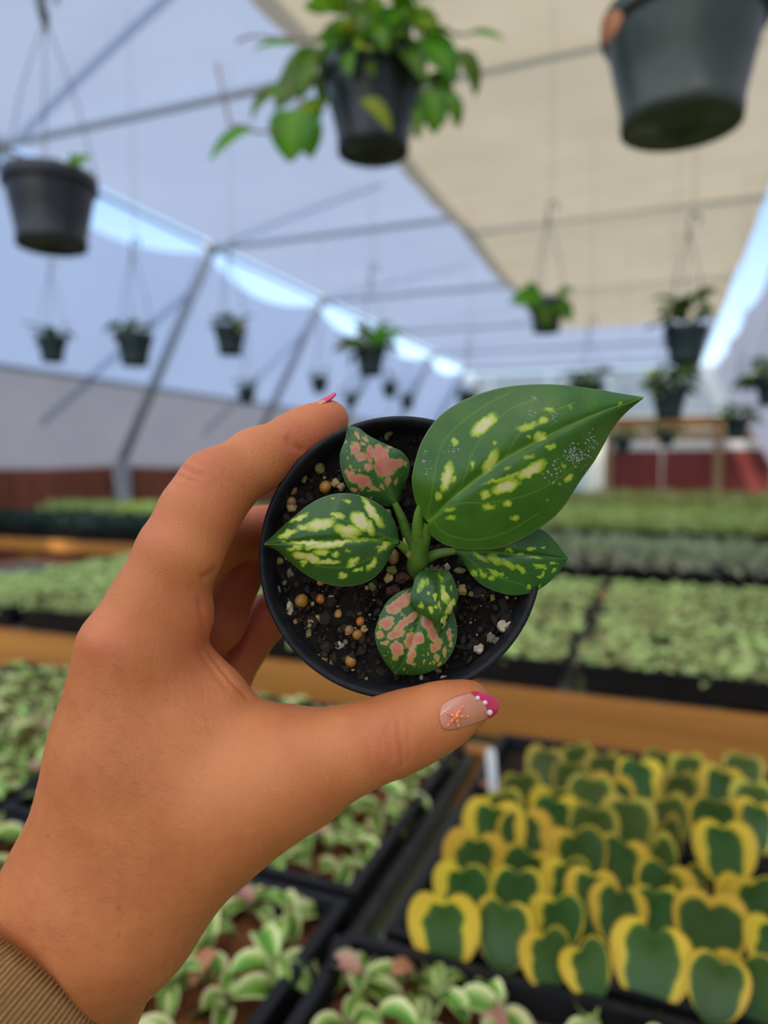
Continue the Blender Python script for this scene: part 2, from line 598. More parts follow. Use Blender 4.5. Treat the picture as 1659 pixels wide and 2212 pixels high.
for k in range(6):
    xa, xb = -5.2 + k * 1.35, -5.2 + k * 1.35 + 1.33
    strip('film_panel', M['brightened_film'], xa, xb, 2.3, ZE + 0.02, 0.01)
for k in range(4):
    strip('film_panel', M['brightened_film'], -5.2 + k * 0.9, -5.2 + k * 0.9 + 0.88, 0.0, 2.28, 0.01)
strip('beam', M['pine'], -5.3, 3.2, 2.0, 2.28, 0.08, -0.05)
strip('beam', M['pine_pale'], -1.2, 3.2, 1.72, 1.98, 0.05)
strip('rail', M['white_plastic'], -1.2, 3.2, 1.56, 1.70, 0.06, -0.03)
for x in (-1.22, 1.06, 3.1):
    strip('post', M['pine_pale'], x, x + 0.17, 0.0, 2.0, 0.09, -0.06)
for xa, xb in ((-1.05, 0.0), (0.02, 1.06), (1.23, 2.2), (2.22, 3.1)):
    strip('panel', M['maroon'], xa, xb, 0.25, 1.55, 0.04)

fr = tag(empty('greenhouse_frame', (0, 0, 0)), 'galvanised pipe frame of posts, cross beams and braces', 'frame', kind='structure')
for y in YS:
    b = MB()
    b.tube([(XL, y, ZE - 0.02), (XR, y, ZE - 0.02)], 0.023, 10)
    b.build('cross_beam', M['steel'], fr, True)
    b = MB()
    b.tube([(XL, y, ZE), (XLB, y, 1.25)], 0.050, 10)
    b.build('side_post', M['post_steel'], fr, True)
    b = MB()
    b.box((XLB - 0.05, y - 0.06, 0), (XLB + 0.07, y + 0.06, 1.27))
    b.build('foot_post', M['post_steel'], fr)
    b = MB()
    b.tube([(XL - 0.02, y - 0.02, ZE + 0.24), (-2.1, y - 1.0, ZE + 0.24)], 0.022, 8)
    b.build('roof_brace', M['pale_steel'], fr, True)
    b = MB()
    b.tube([(XL - 0.28, y, ZE - 0.05), (XL - 1.5 * SLOPE - 0.27, y - 1.35, ZE - 1.5)], 0.025, 8)
    b.build('side_brace', M['pale_steel'], fr, True)
    b = MB()
    b.lathe([(0.0, -0.07), (0.06, -0.06), (0.07, 0), (0.06, 0.06), (0.0, 0.07)], 10, (XL, y, ZE))
    b.build('joint', M['steel'], fr, True)
b = MB()
b.tube([(XL, Y0, ZE), (XL, Y1, ZE)], 0.022, 8)
b.build('eave_pipe', M['steel'], fr, True)
b = MB()
b.tube([(XR, Y0, ZE), (XR, Y1, ZE)], 0.022, 8)
b.build('eave_pipe', M['steel'], fr, True)


# ------------------------------------------------------------------ benches
def bench(label, x0, x1, y0, y1, z, beam=0.09, mat='pine', slat='grey_slat', step=0.13, cat='bench'):
    t = tag(empty('bench', ((x0 + x1) / 2, (y0 + y1) / 2, 0)), label, cat)
    cx, cy = (x0 + x1) / 2, (y0 + y1) / 2
    hx, hy = (x1 - x0) / 2, (y1 - y0) / 2
    for s in (-1, 1):
        b = MB()
        b.box((-hx, s * hy - 0.02, z - beam), (hx, s * hy + 0.02, z))
        b.build('beam', M[mat], t)
        b = MB()
        b.box((s * hx - 0.02, -hy + 0.021, z - beam), (s * hx + 0.02, hy - 0.021, z))
        b.build('end_beam', M[mat], t)
    n = max(2, int((x1 - x0) / step))
    sm = MB()
    w = (x1 - x0 - 0.05) / n
    sm.box((-w * 0.42, -hy + 0.022, z - 0.022), (w * 0.42, hy - 0.022, z - 0.004))
    sme = sm.mesh('slat', M[slat])
    for k in range(n):
        link('slat', sme, t, (-hx + 0.025 + w * (k + 0.5), 0, rng.uniform(-0.002, 0.002)))
    lg = MB()
    lg.box((-0.04, -0.04, 0), (0.04, 0.04, z - beam * 0.3))
    lme = lg.mesh('leg', M[mat])
    for sx in (-1, 1):
        for sy in (-1, 1):
            link('leg', lme, t, (sx * (hx - 0.08), sy * (hy - 0.07), 0))
    return t


bench('grey slatted bench under the nearest trays of heart leaves and curled plants', -1.30, 0.80, -0.10, 1.07, 0.80)
bench('pine bench with a broad orange front beam behind the held pot', -2.75, 1.30, 1.38, 2.45, 0.80, 0.092)
bench('pine bench carrying the grey rosettes in pots, behind the pale green trays', -1.75, 1.60, 2.58, 3.60, 0.80, 0.06)
bench('low pine bench with dark blue-green trays beside the leaning wall', -4.7, -2.05, 3.12, 4.20, 0.80, 0.06)
bench('far pine bench of bright green seedlings', -1.9, 1.7, 4.35, 5.45, 0.80, 0.06)
bench('far pine bench with pale trays, in front of the maroon wall', -1.9, 1.8, 6.3, 7.6, 0.72, 0.06)
bench('farthest pine bench of yellow-green plants below the maroon panels', -1.5, 1.9, 9.0, 11.0, 0.60, 0.06)


# ------------------------------------------------------------------ trays
def tray(label, x0, x1, y0, y1, z=0.80, h=0.05, soil='coir', cells=0, group=None, fill=0.018):
    cx, cy = (x0 + x1) / 2, (y0 + y1) / 2
    hx, hy = (x1 - x0) / 2, (y1 - y0) / 2
    t = tag(empty('plant_tray', (cx, cy, z)), label, 'tray', group)
    b = MB()
    tp, bt = (hx, hy), (hx - 0.008, hy - 0.008)
    w = 0.004
    ring = lambda a, zz: [(-a[0], -a[1], zz), (a[0], -a[1], zz), (a[0], a[1], zz), (-a[0], a[1], zz)]
    vs_ = ring(bt, 0.0) + ring(tp, h) + ring((tp[0] - w, tp[1] - w), h) + ring((bt[0] - w, bt[1] - w), 0.004)
    fs = [(3, 2, 1, 0)]
    for k in range(3):
        for i in range(4):
            j = (i + 1) % 4
            fs.append((k * 4 + i, k * 4 + j, (k + 1) * 4 + j, (k + 1) * 4 + i))
    fs.append((12, 13, 14, 15))
    b.add(vs_, fs)
    body = b.build('body', M['tray'], t)
    b = MB()
    e = 0.007
    for lo, hi in (((-hx - e, -hy - e, h - 0.006), (hx + e, -hy + 0.003, h + 0.002)), ((-hx - e, hy - 0.003, h - 0.006), (hx + e, hy + e, h + 0.002)),
                   ((-hx - e, -hy + 0.0031, h - 0.006), (-hx + 0.003, hy - 0.0031, h + 0.002)), ((hx - 0.003, -hy + 0.0031, h - 0.006), (hx + e, hy - 0.0031, h + 0.002))):
        b.box(lo, hi)
    b.build('rim', M['tray'], body)
    n = 26
    V = []
    for u in np.linspace(-1, 1, n):
        for v in np.linspace(-1, 1, n):
            V.append((u * (hx - 0.006), v * (hy - 0.006), h - fill + rng.uniform(-0.003, 0.003)))
    link('soil', np_mesh('soil', V, grid_faces(n, n)[:, ::-1], M[soil]), t)
    if cells:
        for k in range(1, cells):
            b = MB()
            b.box((-hx + 2 * hx * k / cells - 0.002, -hy + 0.004, h - fill - 0.01), (-hx + 2 * hx * k / cells + 0.002, hy - 0.004, h - 0.008))
            b.build('divider', M['tray'], t)
    return t


NEAR = [
    ('black tray of curled plants just under the thumb', -0.70, -0.262, 0.585, 1.03),
    ('black tray of curled plants below the wrist', -0.70, -0.262, 0.125, 0.560),
    ('black tray of curled plants in the bottom corner before the heart leaves', -0.232, 0.20, 0.09, 0.520),
    ('black tray of curled plants beside the back of the hand', -1.165, -0.725, 0.585, 1.03),
    ('black tray of curled plants beside the sleeve', -1.165, -0.725, 0.125, 0.560),
]
for lab, x0, x1, y0, y1 in NEAR:
    tray(lab, x0, x1, y0, y1, h=0.05, soil='coir')
tray('black tray holding the front rows of yellow-edged heart leaves', -0.205, 0.25, 0.552, 0.775, h=0.045, soil='dark_soil')
tray('black tray holding the back rows of yellow-edged heart leaves', -0.205, 0.25, 0.795, 1.02, h=0.045, soil='dark_soil')
tray('black tray of heart leaves at the edge of the picture', 0.275, 0.70, 0.552, 1.02, h=0.045, soil='dark_soil')

# ------------------------------------------------------------------ heart-leaf cuttings
NS, NR = 56, 12


def heart_mesh(name, wl_, wr_, m, seed, notch=1.0, top=0.0):
    """thick upright heart leaf, 1 m wide; tip at the origin, face towards -Y"""
    r = np.random.default_rng(seed)
    k_ = (1.0 - notch) * 0.10
    half = resample([(0.0, 0.87 + k_), (0.05, 0.92 + k_ * 0.8), (0.13, 0.975), (0.23, 1.0), (0.34, 0.975), (0.44, 0.88), (0.50, 0.72), (0.485, 0.52), (0.41, 0.32), (0.28, 0.15), (0.13, 0.035), (0.0, 0.0)], NS // 2 + 1)
    O_ = np.vstack([half, np.stack([-half[::-1][1:-1, 0], half[::-1][1:-1, 1]], 1)])
    O_[:, 0] *= 1 + 0.03 * np.sin(3 * O_[:, 1] + seed)
    hx, hy = O_[:, 0], O_[:, 1]
    t = np.arctan2(hx, hy - 0.55)
    ctr = np.array([0, 0.55])
    wob = sum(r.uniform(-1, 1) * np.sin(k * t + r.uniform(0, 6)) / k for k in (2, 3, 5, 8, 13)) * 0.30
    sd_ = np.sin(t)
    wd = 0.02 + np.where(sd_ < 0, wl_, wr_) * np.abs(sd_) ** 0.7 * (1.0 + 0.25 * np.cos(t)) + top * np.clip(np.cos(t), 0, 1) ** 2 - 0.10 * np.clip(-np.cos(t), 0, 1) ** 3
    V, MG, F = [], [], []
    for side in (-1, 1):
        for i in range(NR + 1):
            q = i / NR
            th = 0.045 * math.sqrt(max(0, 1 - q ** 4)) + 0.004
            cup = 0.10 * q * q
            for k in range(NS):
                x = ctr[0] + (hx[k] - ctr[0]) * q
                z = ctr[1] + (hy[k] - ctr[1]) * q
                V.append((x, side * th - cup + 0.10 * x * x, z))
                MG.append(min(1, max(0, 0.5 + (q - (1 - wd[k] - wob[k] * (wd[k] + 0.08) * 1.4)) * 4.5)))
    nring = NR + 1
    for sd in (0, 1):
        o = sd * nring * NS
        for i in range(NR):
            for k in range(NS):
                a, b_ = o + i * NS + k, o + i * NS + (k + 1) % NS
                c_, d_ = o + (i + 1) * NS + (k + 1) % NS, o + (i + 1) * NS + k
                F.append((a, b_, c_, d_) if sd else (d_, c_, b_, a))
    o = nring * NS
    for k in range(NS):
        a, b_ = NR * NS + k, NR * NS + (k + 1) % NS
        F.append((a, b_, o + b_, o + a))
    return np_mesh(name, V, F, m, True, None, {'marg': MG})


HK = {
    'wide': heart_mesh('heart_leaf', 0.44, 0.42, M['heart'], 1, 1.15),
    'wide2': heart_mesh('heart_leaf', 0.36, 0.40, M['heart'], 2, 1.0),
    'green': heart_mesh('heart_leaf', 0.10, 0.16, M['heart'], 3, 0.9),
    'left': heart_mesh('heart_leaf', 0.42, 0.07, M['heart'], 4, 1.0),
    'right': heart_mesh('heart_leaf', 0.10, 0.42, M['heart'], 5, 1.0),
    'vee': heart_mesh('heart_leaf', 0.36, 0.34, M['heart'], 6, 1.25, -0.18),
    'top': heart_mesh('heart_leaf', 0.12, 0.14, M['heart'], 7, 0.8, 0.32),
    'dull': heart_mesh('heart_leaf', 0.14, 0.22, M['heart_dull'], 8, 0.8),
    'dull2': heart_mesh('heart_leaf', 0.30, 0.26, M['heart_dull'], 9, 0.8),
}
HL = {
    'wide': 'heart leaf with broad yellow rims', 'wide2': 'heart leaf with even yellow rims', 'green': 'nearly all green heart leaf', 'left': 'heart leaf yellow on one side',
    'right': 'heart leaf yellow on its far side', 'vee': 'heart leaf with a yellow V', 'top': 'green heart leaf with a yellow notch', 'dull': 'dull olive heart leaf', 'dull2': 'olive heart leaf with soft rims',
}
# centre pixel, width in pixels, kind, turn (deg), lean
HEARTS = [
    (963, 2012, 146, 'wide', 4, 0), (1087, 2022, 128, 'green', -6, 0), (1186, 2075, 112, 'left', 28, 4), (1292, 2092, 108, 'left', 38, -12),
    (1400, 2088, 158, 'vee', 2, 2), (1538, 2008, 142, 'top', -4, 0), (1536, 2135, 124, 'green', 8, 4), (1632, 2136, 138, 'left', -4, -4), (1668, 2040, 110, 'left', 10, 0),
    (997, 1930, 118, 'left', 0, 5), (1114, 1940, 112, 'green', 5, 0), (1209, 1996, 112, 'left', 8, 0), (1331, 1976, 112, 'vee', 0, 0), (1278, 1944, 112, 'wide2', 0, -3),
    (1420, 1980, 108, 'green', 6, 0), (1436, 1932, 122, 'right', -6, 0), (1508, 1922, 92, 'left', 48, -14), (1632, 1953, 112, 'left', 14, 0), (1590, 1940, 96, 'wide2', 0, 0),
    (1018, 1866, 132, 'wide', 0, 0), (1130, 1890, 112, 'right', -4, 0), (1225, 1915, 104, 'left', 10, 0), (1252, 1862, 130, 'left', 4, 0), (1342, 1868, 106, 'right', -20, 6),
    (1575, 1841, 122, 'wide2', 0, 0), (1066, 1800, 132, 'wide2', 0, 0), (1151, 1815, 112, 'right', 0, -4), (1204, 1776, 104, 'right', -12, 0), (1278, 1792, 102, 'dull', 0, 0),
    (1358, 1782, 112, 'dull2', -6, 0), (1450, 1838, 96, 'dull2', 55, -28), (1452, 1808, 92, 'dull2', 45, -18), (1458, 1770, 96, 'dull2', 30, -12), (1538, 1775, 100, 'green', 0, 0),
    (1628, 1785, 102, 'wide2', 0, 0), (1130, 1722, 96, 'dull', 20, 0), (1188, 1752, 96, 'left', 0, 0), (1273, 1730, 98, 'dull', -10, 0), (1318, 1722, 90, 'top', 0, 0),
    (1389, 1690, 90, 'right', 0, 0), (1474, 1712, 84, 'dull2', 16, 0), (1550, 1704, 92, 'wide2', 0, 0), (1628, 1740, 94, 'dull2', 0, 0), (1172, 1660, 84, 'dull2', -14, 4),
    (1257, 1654, 84, 'dull', 30, 0), (1310, 1672, 84, 'dull2', 0, 0), (1241, 1692, 84, 'dull', 0, 0), (1488, 1672, 80, 'dull2', 20, 0), (1420, 1660, 74, 'dull', 0, 0),
    (1600, 1672, 80, 'dull', -8, 0), (1096, 1754, 90, 'dull2', 12, 0),
]
ORD = ['first', 'second', 'third', 'fourth', 'fifth', 'sixth', 'seventh', 'eighth', 'ninth', 'tenth', 'eleventh', 'twelfth']
rows = [(1985, 'front'), (1912, 'second'), (1835, 'third'), (1765, 'fourth'), (1690, 'fifth'), (0, 'rearmost')]
row_of = lambda py: next(n for y, n in rows if py > y)
special = {0: 'heart leaf with broad golden rims at the front tray corner nearest the wrist', 1: 'almost all green heart leaf beside the golden-rimmed one at the tray corner',
           4: 'large heart leaf with a yellow V around green, middle of the front row', 5: 'green heart leaf with a bright yellow patch at its notch, front row',
           3: 'narrow side-turned heart leaf with jagged yellow band beside the yellow V leaf', 24: 'round heart leaf with broad yellow rim standing alone behind the dark tray gap',
           16: 'narrow side-turned heart leaf leaning over the dark tray gap', 30: 'lowest of three leaning olive heart leaves stacked like shingles',
           31: 'middle one of three leaning olive heart leaves stacked like shingles', 32: 'topmost of three leaning olive heart leaves stacked like shingles'}
for i, (px, py, w, kd, turn, lean) in enumerate(HEARTS):
    p = on_z(px, py, 0.868)
    d = to_px(p)[2]
    wm = w / FPX * d
    turn += rng.uniform(-12, 12)
    lean += rng.uniform(-7, 7)
    hs_ = wm * 1.16
    o = link('heart_leaf', HK[kd], None, (p[0], p[1], p[2] - 0.54 * hs_))
    o.scale = (wm * 1.08, wm, hs_)
    o.rotation_euler = (math.radians(-12 + rng.uniform(-5, 5)), math.radians(lean), -math.atan2(p[0], p[1]) + math.radians(turn))
    rn = row_of(py)
    pos = sorted(q[0] for q in HEARTS if row_of(q[1]) == rn).index(px)
    tag(o, special.get(i, HL[kd] + ', ' + ORD[pos] + ' from the thumb side, ' + rn + ' row'), 'leaf cutting', 'heart-leaf cuttings')

for i in range(5):
    for j in range(6):
        wm = rng.uniform(0.055, 0.066)
        o = link('heart_leaf', HK[rng.choice(('wide', 'wide2', 'left', 'green', 'vee', 'top'))], None, (0.32 + i * 0.08 + rng.uniform(-0.012, 0.012), 0.59 + j * 0.075, 0.832), (-0.2, rng.uniform(-0.12, 0.12), rng.uniform(-0.3, 0.3)))
        o.scale = (wm * 1.08, wm, wm * 1.16)
        tag(o, 'heart leaf ' + ORD[j] + ' from front, ' + ORD[i] + ' in its row, tray past the picture edge', 'leaf cutting', 'heart leaves past the picture edge')
tg = tag(empty('plant_label', on_z(1072, 1790, 0.83)), 'thin white plastic plant label stuck in the heart-leaf tray', 'plant label')
b = MB()
b.add([(-0.006, 0, 0), (0.006, 0, 0), (0.006, 0, 0.085), (0.004, 0, 0.090), (-0.004, 0, 0.090), (-0.006, 0, 0.085), (-0.006, 0.0008, 0), (0.006, 0.0008, 0), (0.006, 0.0008, 0.085), (0.004, 0.0008, 0.090), (-0.004, 0.0008, 0.090), (-0.006, 0.0008, 0.085)],
      [(0, 1, 2, 3, 4, 5), (11, 10, 9, 8, 7, 6)] + [(i, (i + 1) % 6 + 0, (i + 1) % 6 + 6, i + 6) for i in range(6)])
o = b.build('tag', M['white_plastic'], tg)
o.rotation_euler = (math.radians(-8), math.radians(-7), 0)

# ------------------------------------------------------------------ curled-leaf plants in the nearest trays
CL = [leaf_mesh('leaf', 0.036, 0.020, M['curl'], 9, 7, 0.75, 1.5, 0.5), leaf_mesh('leaf', 0.041, 0.021, M['curl'], 9, 7, 0.6, 2.2, 0.5),
      leaf_mesh('leaf', 0.031, 0.018, M['curl2'], 9, 7, 0.9, 1.0, 0.5), leaf_mesh('leaf', 0.038, 0.019, M['curl2'], 9, 7, 0.8, 1.9, 0.55),
      leaf_mesh('leaf', 0.029, 0.020, M['curl_pink'], 9, 7, 0.6, 1.4, 0.5)]
st = MB()
st.tube([(0, 0, -0.006), (0.001, 0, 0.010), (0, 0.001, 0.022)], [0.0022, 0.0018, 0.0012], 6)
STEM = st.mesh('stem', M['vine'], True)
tnames = ['under the thumb', 'below the wrist', 'in bottom corner', 'by the knuckles', 'by the sleeve']
n_curl = 0
extra = []
for ti, (lab, x0, x1, y0, y1) in enumerate(NEAR):
    nx, ny = 8, 8
    for i in range(nx):
        for j in range(ny):
            x = x0 + (x1 - x0) * (i + 0.5) / nx + rng.uniform(-0.008, 0.008)
            y = y0 + (y1 - y0) * (j + 0.5) / ny + rng.uniform(-0.008, 0.008)
            qx, qy, qd = to_px((x, y, 0.85))
            if qd < 0.2 or not (-60 < qx < 1719 and qy < 2290):
                for k in range(6):
                    extra.append((CL[rng.choice((0, 1, 3))], Matrix.Translation((x, y, 0.834)) @ pose(2.4 * k + rng.uniform(-0.4, 0.4), rng.uniform(0.25, 1.15), (0, 0, 0.004 + 0.0025 * k), rng.uniform(-0.5, 0.5), rng.uniform(0.8, 1.15))))
                continue
            t = empty('curled_leaf_plant', (x, y, 0.832), rng.uniform(0, 6.28))
            tag(t, 'curled cream-edged plant ' + ORD[j] + ' from front, ' + ORD[nx - 1 - i] + ' from the heart-leaf side, tray ' + tnames[ti], 'plant', 'curled plants ' + tnames[ti])
            n_curl += 1
            link('stem', STEM, t)
            nl = rng.randint(5, 7)
            for k in range(nl):
                az = 2.4 * k + rng.uniform(-0.4, 0.4)
                tilt = rng.uniform(0.25, 1.15)
                lm = CL[4] if (k == nl - 1 and rng.random() < 0.22) else CL[rng.choice((0, 0, 1, 1, 2, 3, 3))]
                o = link('leaf', lm, t)
                o.matrix_local = pose(az, tilt, (rng.uniform(-0.004, 0.004), rng.uniform(-0.004, 0.004), 0.004 + 0.0025 * k), rng.uniform(-0.5, 0.5), rng.uniform(0.8, 1.15))

tag(link('curled_plant_mass', join_leaves('curled_plant_mass', extra, M['curl'])), 'further curled cream-edged plants filling the trays by the sleeve', 'plants', kind='stuff')
DL = leaf_mesh('dry_leaf', 0.034, 0.018, M['dry_leaf'], 7, 5, 0.5, 1.2)
for i, (px, py, lab) in enumerate(((845, 2108, 'dry orange-brown leaf lying on the tray corner before the heart leaves'), (1052, 1702, 'dry brown leaf lying on the tray edge beside the white plant label'),
                                   (470, 2052, 'dry salmon leaf among the curled plants below the wrist'))):
    p = on_z(px, py, 0.858)
    tag(link('dry_leaf', DL, None, p, (0.15, 0.1, rng.uniform(0, 6))), lab, 'dry leaf')

# ------------------------------------------------------------------ pale green rosettes on the second bench
RL = [leaf_mesh('rl', 0.019, 0.011, M['sage'], 5, 3, 0.4, 1.1), leaf_mesh('rl', 0.023, 0.011, M['sage'], 5, 3, 0.5, 1.6)]


def rosette(name, m, n, seed, base=RL, spread=0.010, s=1.0, h=0.0, lo=0.1, hi=1.2):
    r = random.Random(seed)
    items = []
    for k in range(n):
        items.append((base[k % len(base)], pose(2.4 * k + r.uniform(-0.5, 0.5), r.uniform(lo, hi), (r.uniform(-spread, spread), r.uniform(-spread, spread), h + r.uniform(0, 0.010)), r.uniform(-0.6, 0.6), s * r.uniform(0.75, 1.2))))
    return join_leaves(name, items, m)


ROS = [rosette('rosette', M['sage'], 14, k, s=1.25, spread=0.014) for k in range(5)]
ROSG = [rosette('rosette', M['sage_grey'], 12, 20 + k, s=1.5, spread=0.013) for k in range(4)]
B2 = [
    ('tray of pale rosettes past the thumb nail, front of the pine bench', -0.135, 0.335, 1.405, 1.89),
    ('tray of pale rosettes between pot and thumb nail, front of the pine bench', -0.625, -0.175, 1.405, 1.89),
    ('tray of pale rosettes under the large leaf, back of the pine bench', -0.625, -0.175, 1.93, 2.41),
    ('tray of pale rosettes past the large leaf, back of the pine bench', -0.135, 0.335, 1.93, 2.41),
    ('tray of pale rosettes leaving the picture, front of the pine bench', 0.375, 0.845, 1.405, 1.89),
    ('tray of pale rosettes leaving the picture, back of the pine bench', 0.375, 0.845, 1.93, 2.41),
    ('tray of pale rosettes behind the gripping fingers, front of the pine bench', -1.115, -0.665, 1.405, 1.89),
    ('tray of pale rosettes behind the index finger, back of the pine bench', -1.115, -0.665, 1.93, 2.41),
    ('tray of green rosettes by the knuckles, front of the pine bench', -1.605, -1.155, 1.405, 1.89),
    ('tray of green rosettes by the knuckles, back of the pine bench', -1.605, -1.155, 1.93, 2.41),
    ('tray of green rosettes at the pine bench end, front', -2.095, -1.645, 1.405, 1.89),
    ('tray of green rosettes at the pine bench end, back', -2.095, -1.645, 1.93, 2.41),
]
SHORT = ['front tray past thumb nail', 'front tray beside the pot', 'back tray under large leaf', 'back tray past large leaf', 'front tray at picture edge', 'back tray at picture edge',
         'front tray behind fingers', 'back tray behind index', 'front tray by knuckles', 'back tray by knuckles', 'front tray at bench end', 'back tray at bench end']
cand = []
for bi, (lab, x0, x1, y0, y1) in enumerate(B2):
    tray('black ' + lab, x0, x1, y0, y1, h=0.058, soil='dark_soil', fill=0.010)
    nx, ny = 11, 11
    for i in range(nx):
        for j in range(ny):
            x = x0 + (x1 - x0) * (i + 0.5) / nx + rng.uniform(-0.006, 0.006)
            y = y0 + (y1 - y0) * (j + 0.5) / ny + rng.uniform(-0.006, 0.006)
            if rng.random() < 0.03:
                continue
            qx, qy, qd = to_px((x, y, 0.87))
            vis = -30 < qx < 1690 and not (math.hypot(qx - 860, qy - 1196) < 320) and not (200 < qx < 800 and 950 < qy and qx > 560 - (qy - 950) * 0.6)
            cand.append((not vis, qd, x, y, lab, ORD[j] + ' from front, ' + ORD[i if x0 > -0.2 else nx - 1 - i] + ' from the pot side, ' + SHORT[bi]))
cand.sort(key=lambda c: (c[0], c[1]))
items = []
for k, (nv_, qd, x, y, lab, leftish) in enumerate(cand):
    rz, s = rng.uniform(0, 6.28), rng.uniform(0.9, 1.3)
    if k < 290:
        o = link('rosette_plant', ROS[k % 5], None, (x, y, 0.849), (0, 0, rz), s)
        tag(o, 'pale rosette ' + leftish, 'plant', 'rosettes: ' + lab)
    else:
        items.append((ROS[k % 5], Matrix.Translation((x, y, 0.849)) @ Matrix.Rotation(rz, 4, 'Z') @ Matrix.Scale(s, 4)))
if items:
    tag(link('rosette_mass', join_leaves('rosette_mass', items, M['sage'])), 'farther pale rosettes crowding the back trays of the pine bench', 'plants', kind='stuff')

# ------------------------------------------------------------------ grey potted rosettes on the third bench
pm = MB()
pm.lathe([(0.0, 0.0), (0.024, 0.0), (0.031, 0.052), (0.034, 0.053), (0.034, 0.060), (0.031, 0.060), (0.030, 0.052), (0.0, 0.050)], 14)
SMALLPOT = pm.mesh('pot', M['tray'], True)
TP = ['behind the pot rim', 'behind the soil', 'behind the stem', 'under the large leaf', 'under the large leaf point', 'past the large leaf', 'by the picture edge']
for k in range(7):
    x0 = -1.62 + k * 0.455
    tray('black tray of potted grey rosettes ' + ['behind the pot rim', 'behind the soil', 'behind the stem', 'under the large leaf', 'under the large leaf point', 'past the large leaf', 'by the picture edge'][k], x0, x0 + 0.44, 2.66, 3.10, h=0.045, soil='dark_soil', fill=0.04, group='trays on the third bench')
    for i in range(6):
        for j in range(3):
            x, y = x0 + 0.04 + i * 0.072, 2.70 + j * 0.12
            t = tag(empty('potted_rosette', (x, y, 0.806), rng.uniform(0, 6)), 'grey rosette in ' + ORD[i] + ' pot of the ' + ('front', 'middle', 'back')[j] + ' row, tray ' + TP[k], 'potted plant', 'potted grey rosettes on the third bench')
            link('pot', SMALLPOT, t)
            link('foliage', ROSG[(i + j) % 4], t, (0, 0, 0.062), None, rng.uniform(0.9, 1.25))


def mass(name, m, x0, x1, y0, y1, z, n, L, W, seed, h=0.06, tilt=(0.1, 1.3)):
    r = np.random.default_rng(seed)
    x, y, zz = r.uniform(x0, x1, n), r.uniform(y0, y1, n), z + r.uniform(0, 1, n) ** 1.5 * h
    az, tl = r.uniform(0, 6.28, n), r.uniform(*tilt, n)
    l, w = L * r.uniform(0.7, 1.3, n), W * r.uniform(0.7, 1.3, n)
    d = np.stack([np.cos(az) * np.cos(tl), np.sin(az) * np.cos(tl), np.sin(tl)], 1)
    sd = np.stack([-np.sin(az), np.cos(az), np.zeros(n)], 1)
    up = np.cross(d, sd)
    B = np.stack([x, y, zz], 1)
    P = [B, B + d * (l * 0.45)[:, None] + sd * (w / 2)[:, None] - up * (w * 0.15)[:, None], B + d * l[:, None] + up * (l * 0.25)[:, None], B + d * (l * 0.45)[:, None] - sd * (w / 2)[:, None] - up * (w * 0.15)[:, None]]
    V = np.stack(P, 1).reshape(-1, 3)
    F = np.arange(4 * n).reshape(-1, 4)
    U = np.tile(np.array([[0.5, 0], [1, 0.5], [0.5, 1], [0, 0.5]]), (n, 1))
    return link(name, np_mesh(name, V, F, m, False, U))


tag(mass('seedlings', M['sage_grey'], -1.6, 1.55, 3.12, 3.56, 0.82, 5200, 0.05, 0.022, 3, 0.07), 'dense grey-green seedlings behind the potted rosettes', 'plants', kind='stuff')
tag(mass('seedlings', M['bright_green'], -1.85, 1.65, 4.42, 5.4, 0.83, 6000, 0.07, 0.03, 4, 0.08), 'bright green seedlings on the far bench', 'plants', kind='stuff')
tag(mass('seedlings', M['sage'], -1.85, 1.75, 6.4, 7.5, 0.75, 4200, 0.07, 0.035, 5, 0.06), 'pale seedlings on the bench before the maroon wall', 'plants', kind='stuff')
tag(mass('seedlings', M['bright_green'], -1.4, 1.8, 9.1, 10.9, 0.63, 3800, 0.12, 0.06, 6, 0.16), 'yellow-green plants on the farthest bench', 'plants', kind='stuff')
tag(mass('seedlings', M['blue_green'], -4.6, -2.15, 3.22, 3.70, 0.85, 5600, 0.05, 0.022, 8, 0.05), 'dark blue-green seedlings on the bench by the leaning wall', 'plants', kind='stuff')
tag(mass('seedlings', M['bright_green'], -4.2, -2.1, 3.86, 4.10, 0.86, 2400, 0.07, 0.03, 9, 0.07), 'lighter green seedlings behind the blue-green ones by the leaning wall', 'plants', kind='stuff')
for k in range(5):
    x0 = -4.62 + k * 0.51
    tray(ORD[k] + ' black tray from the leaning wall on the blue-green bench', x0, x0 + 0.48, 3.17, 3.75, h=0.05, soil='dark_soil', group='trays by the leaning wall', fill=0.012)
SIDE = ['leaf-side', 'middle', 'edge-side']
for k in range(3):
    x0 = -1.82 + k * 1.18
    tray(SIDE[k] + ' long black tray under the bright green seedlings', x0, x0 + 1.1, 4.42, 5.4, h=0.05, soil='dark_soil', group='trays of bright seedlings', fill=0.012)
    tray(SIDE[k] + ' long black tray under the pale seedlings before the maroon wall', x0, x0 + 1.1, 6.4, 7.5, z=0.72, h=0.05, soil='dark_soil', group='trays of pale seedlings', fill=0.012)
    tray(SIDE[k] + ' long black tray under the farthest yellow-green plants', x0 + 0.42, x0 + 1.52, 9.1, 10.9, z=0.60, h=0.05, soil='dark_soil', group='farthest trays', fill=0.012)
tag(mass('weeds', M['far_leaf'], -2.5, 1.2, 1.17, 1.28, 0.0, 2600, 0.12, 0.02, 11, 0.25, (0.6, 1.4)), 'green weeds growing in the gap between the two nearest benches', 'weeds', kind='stuff')

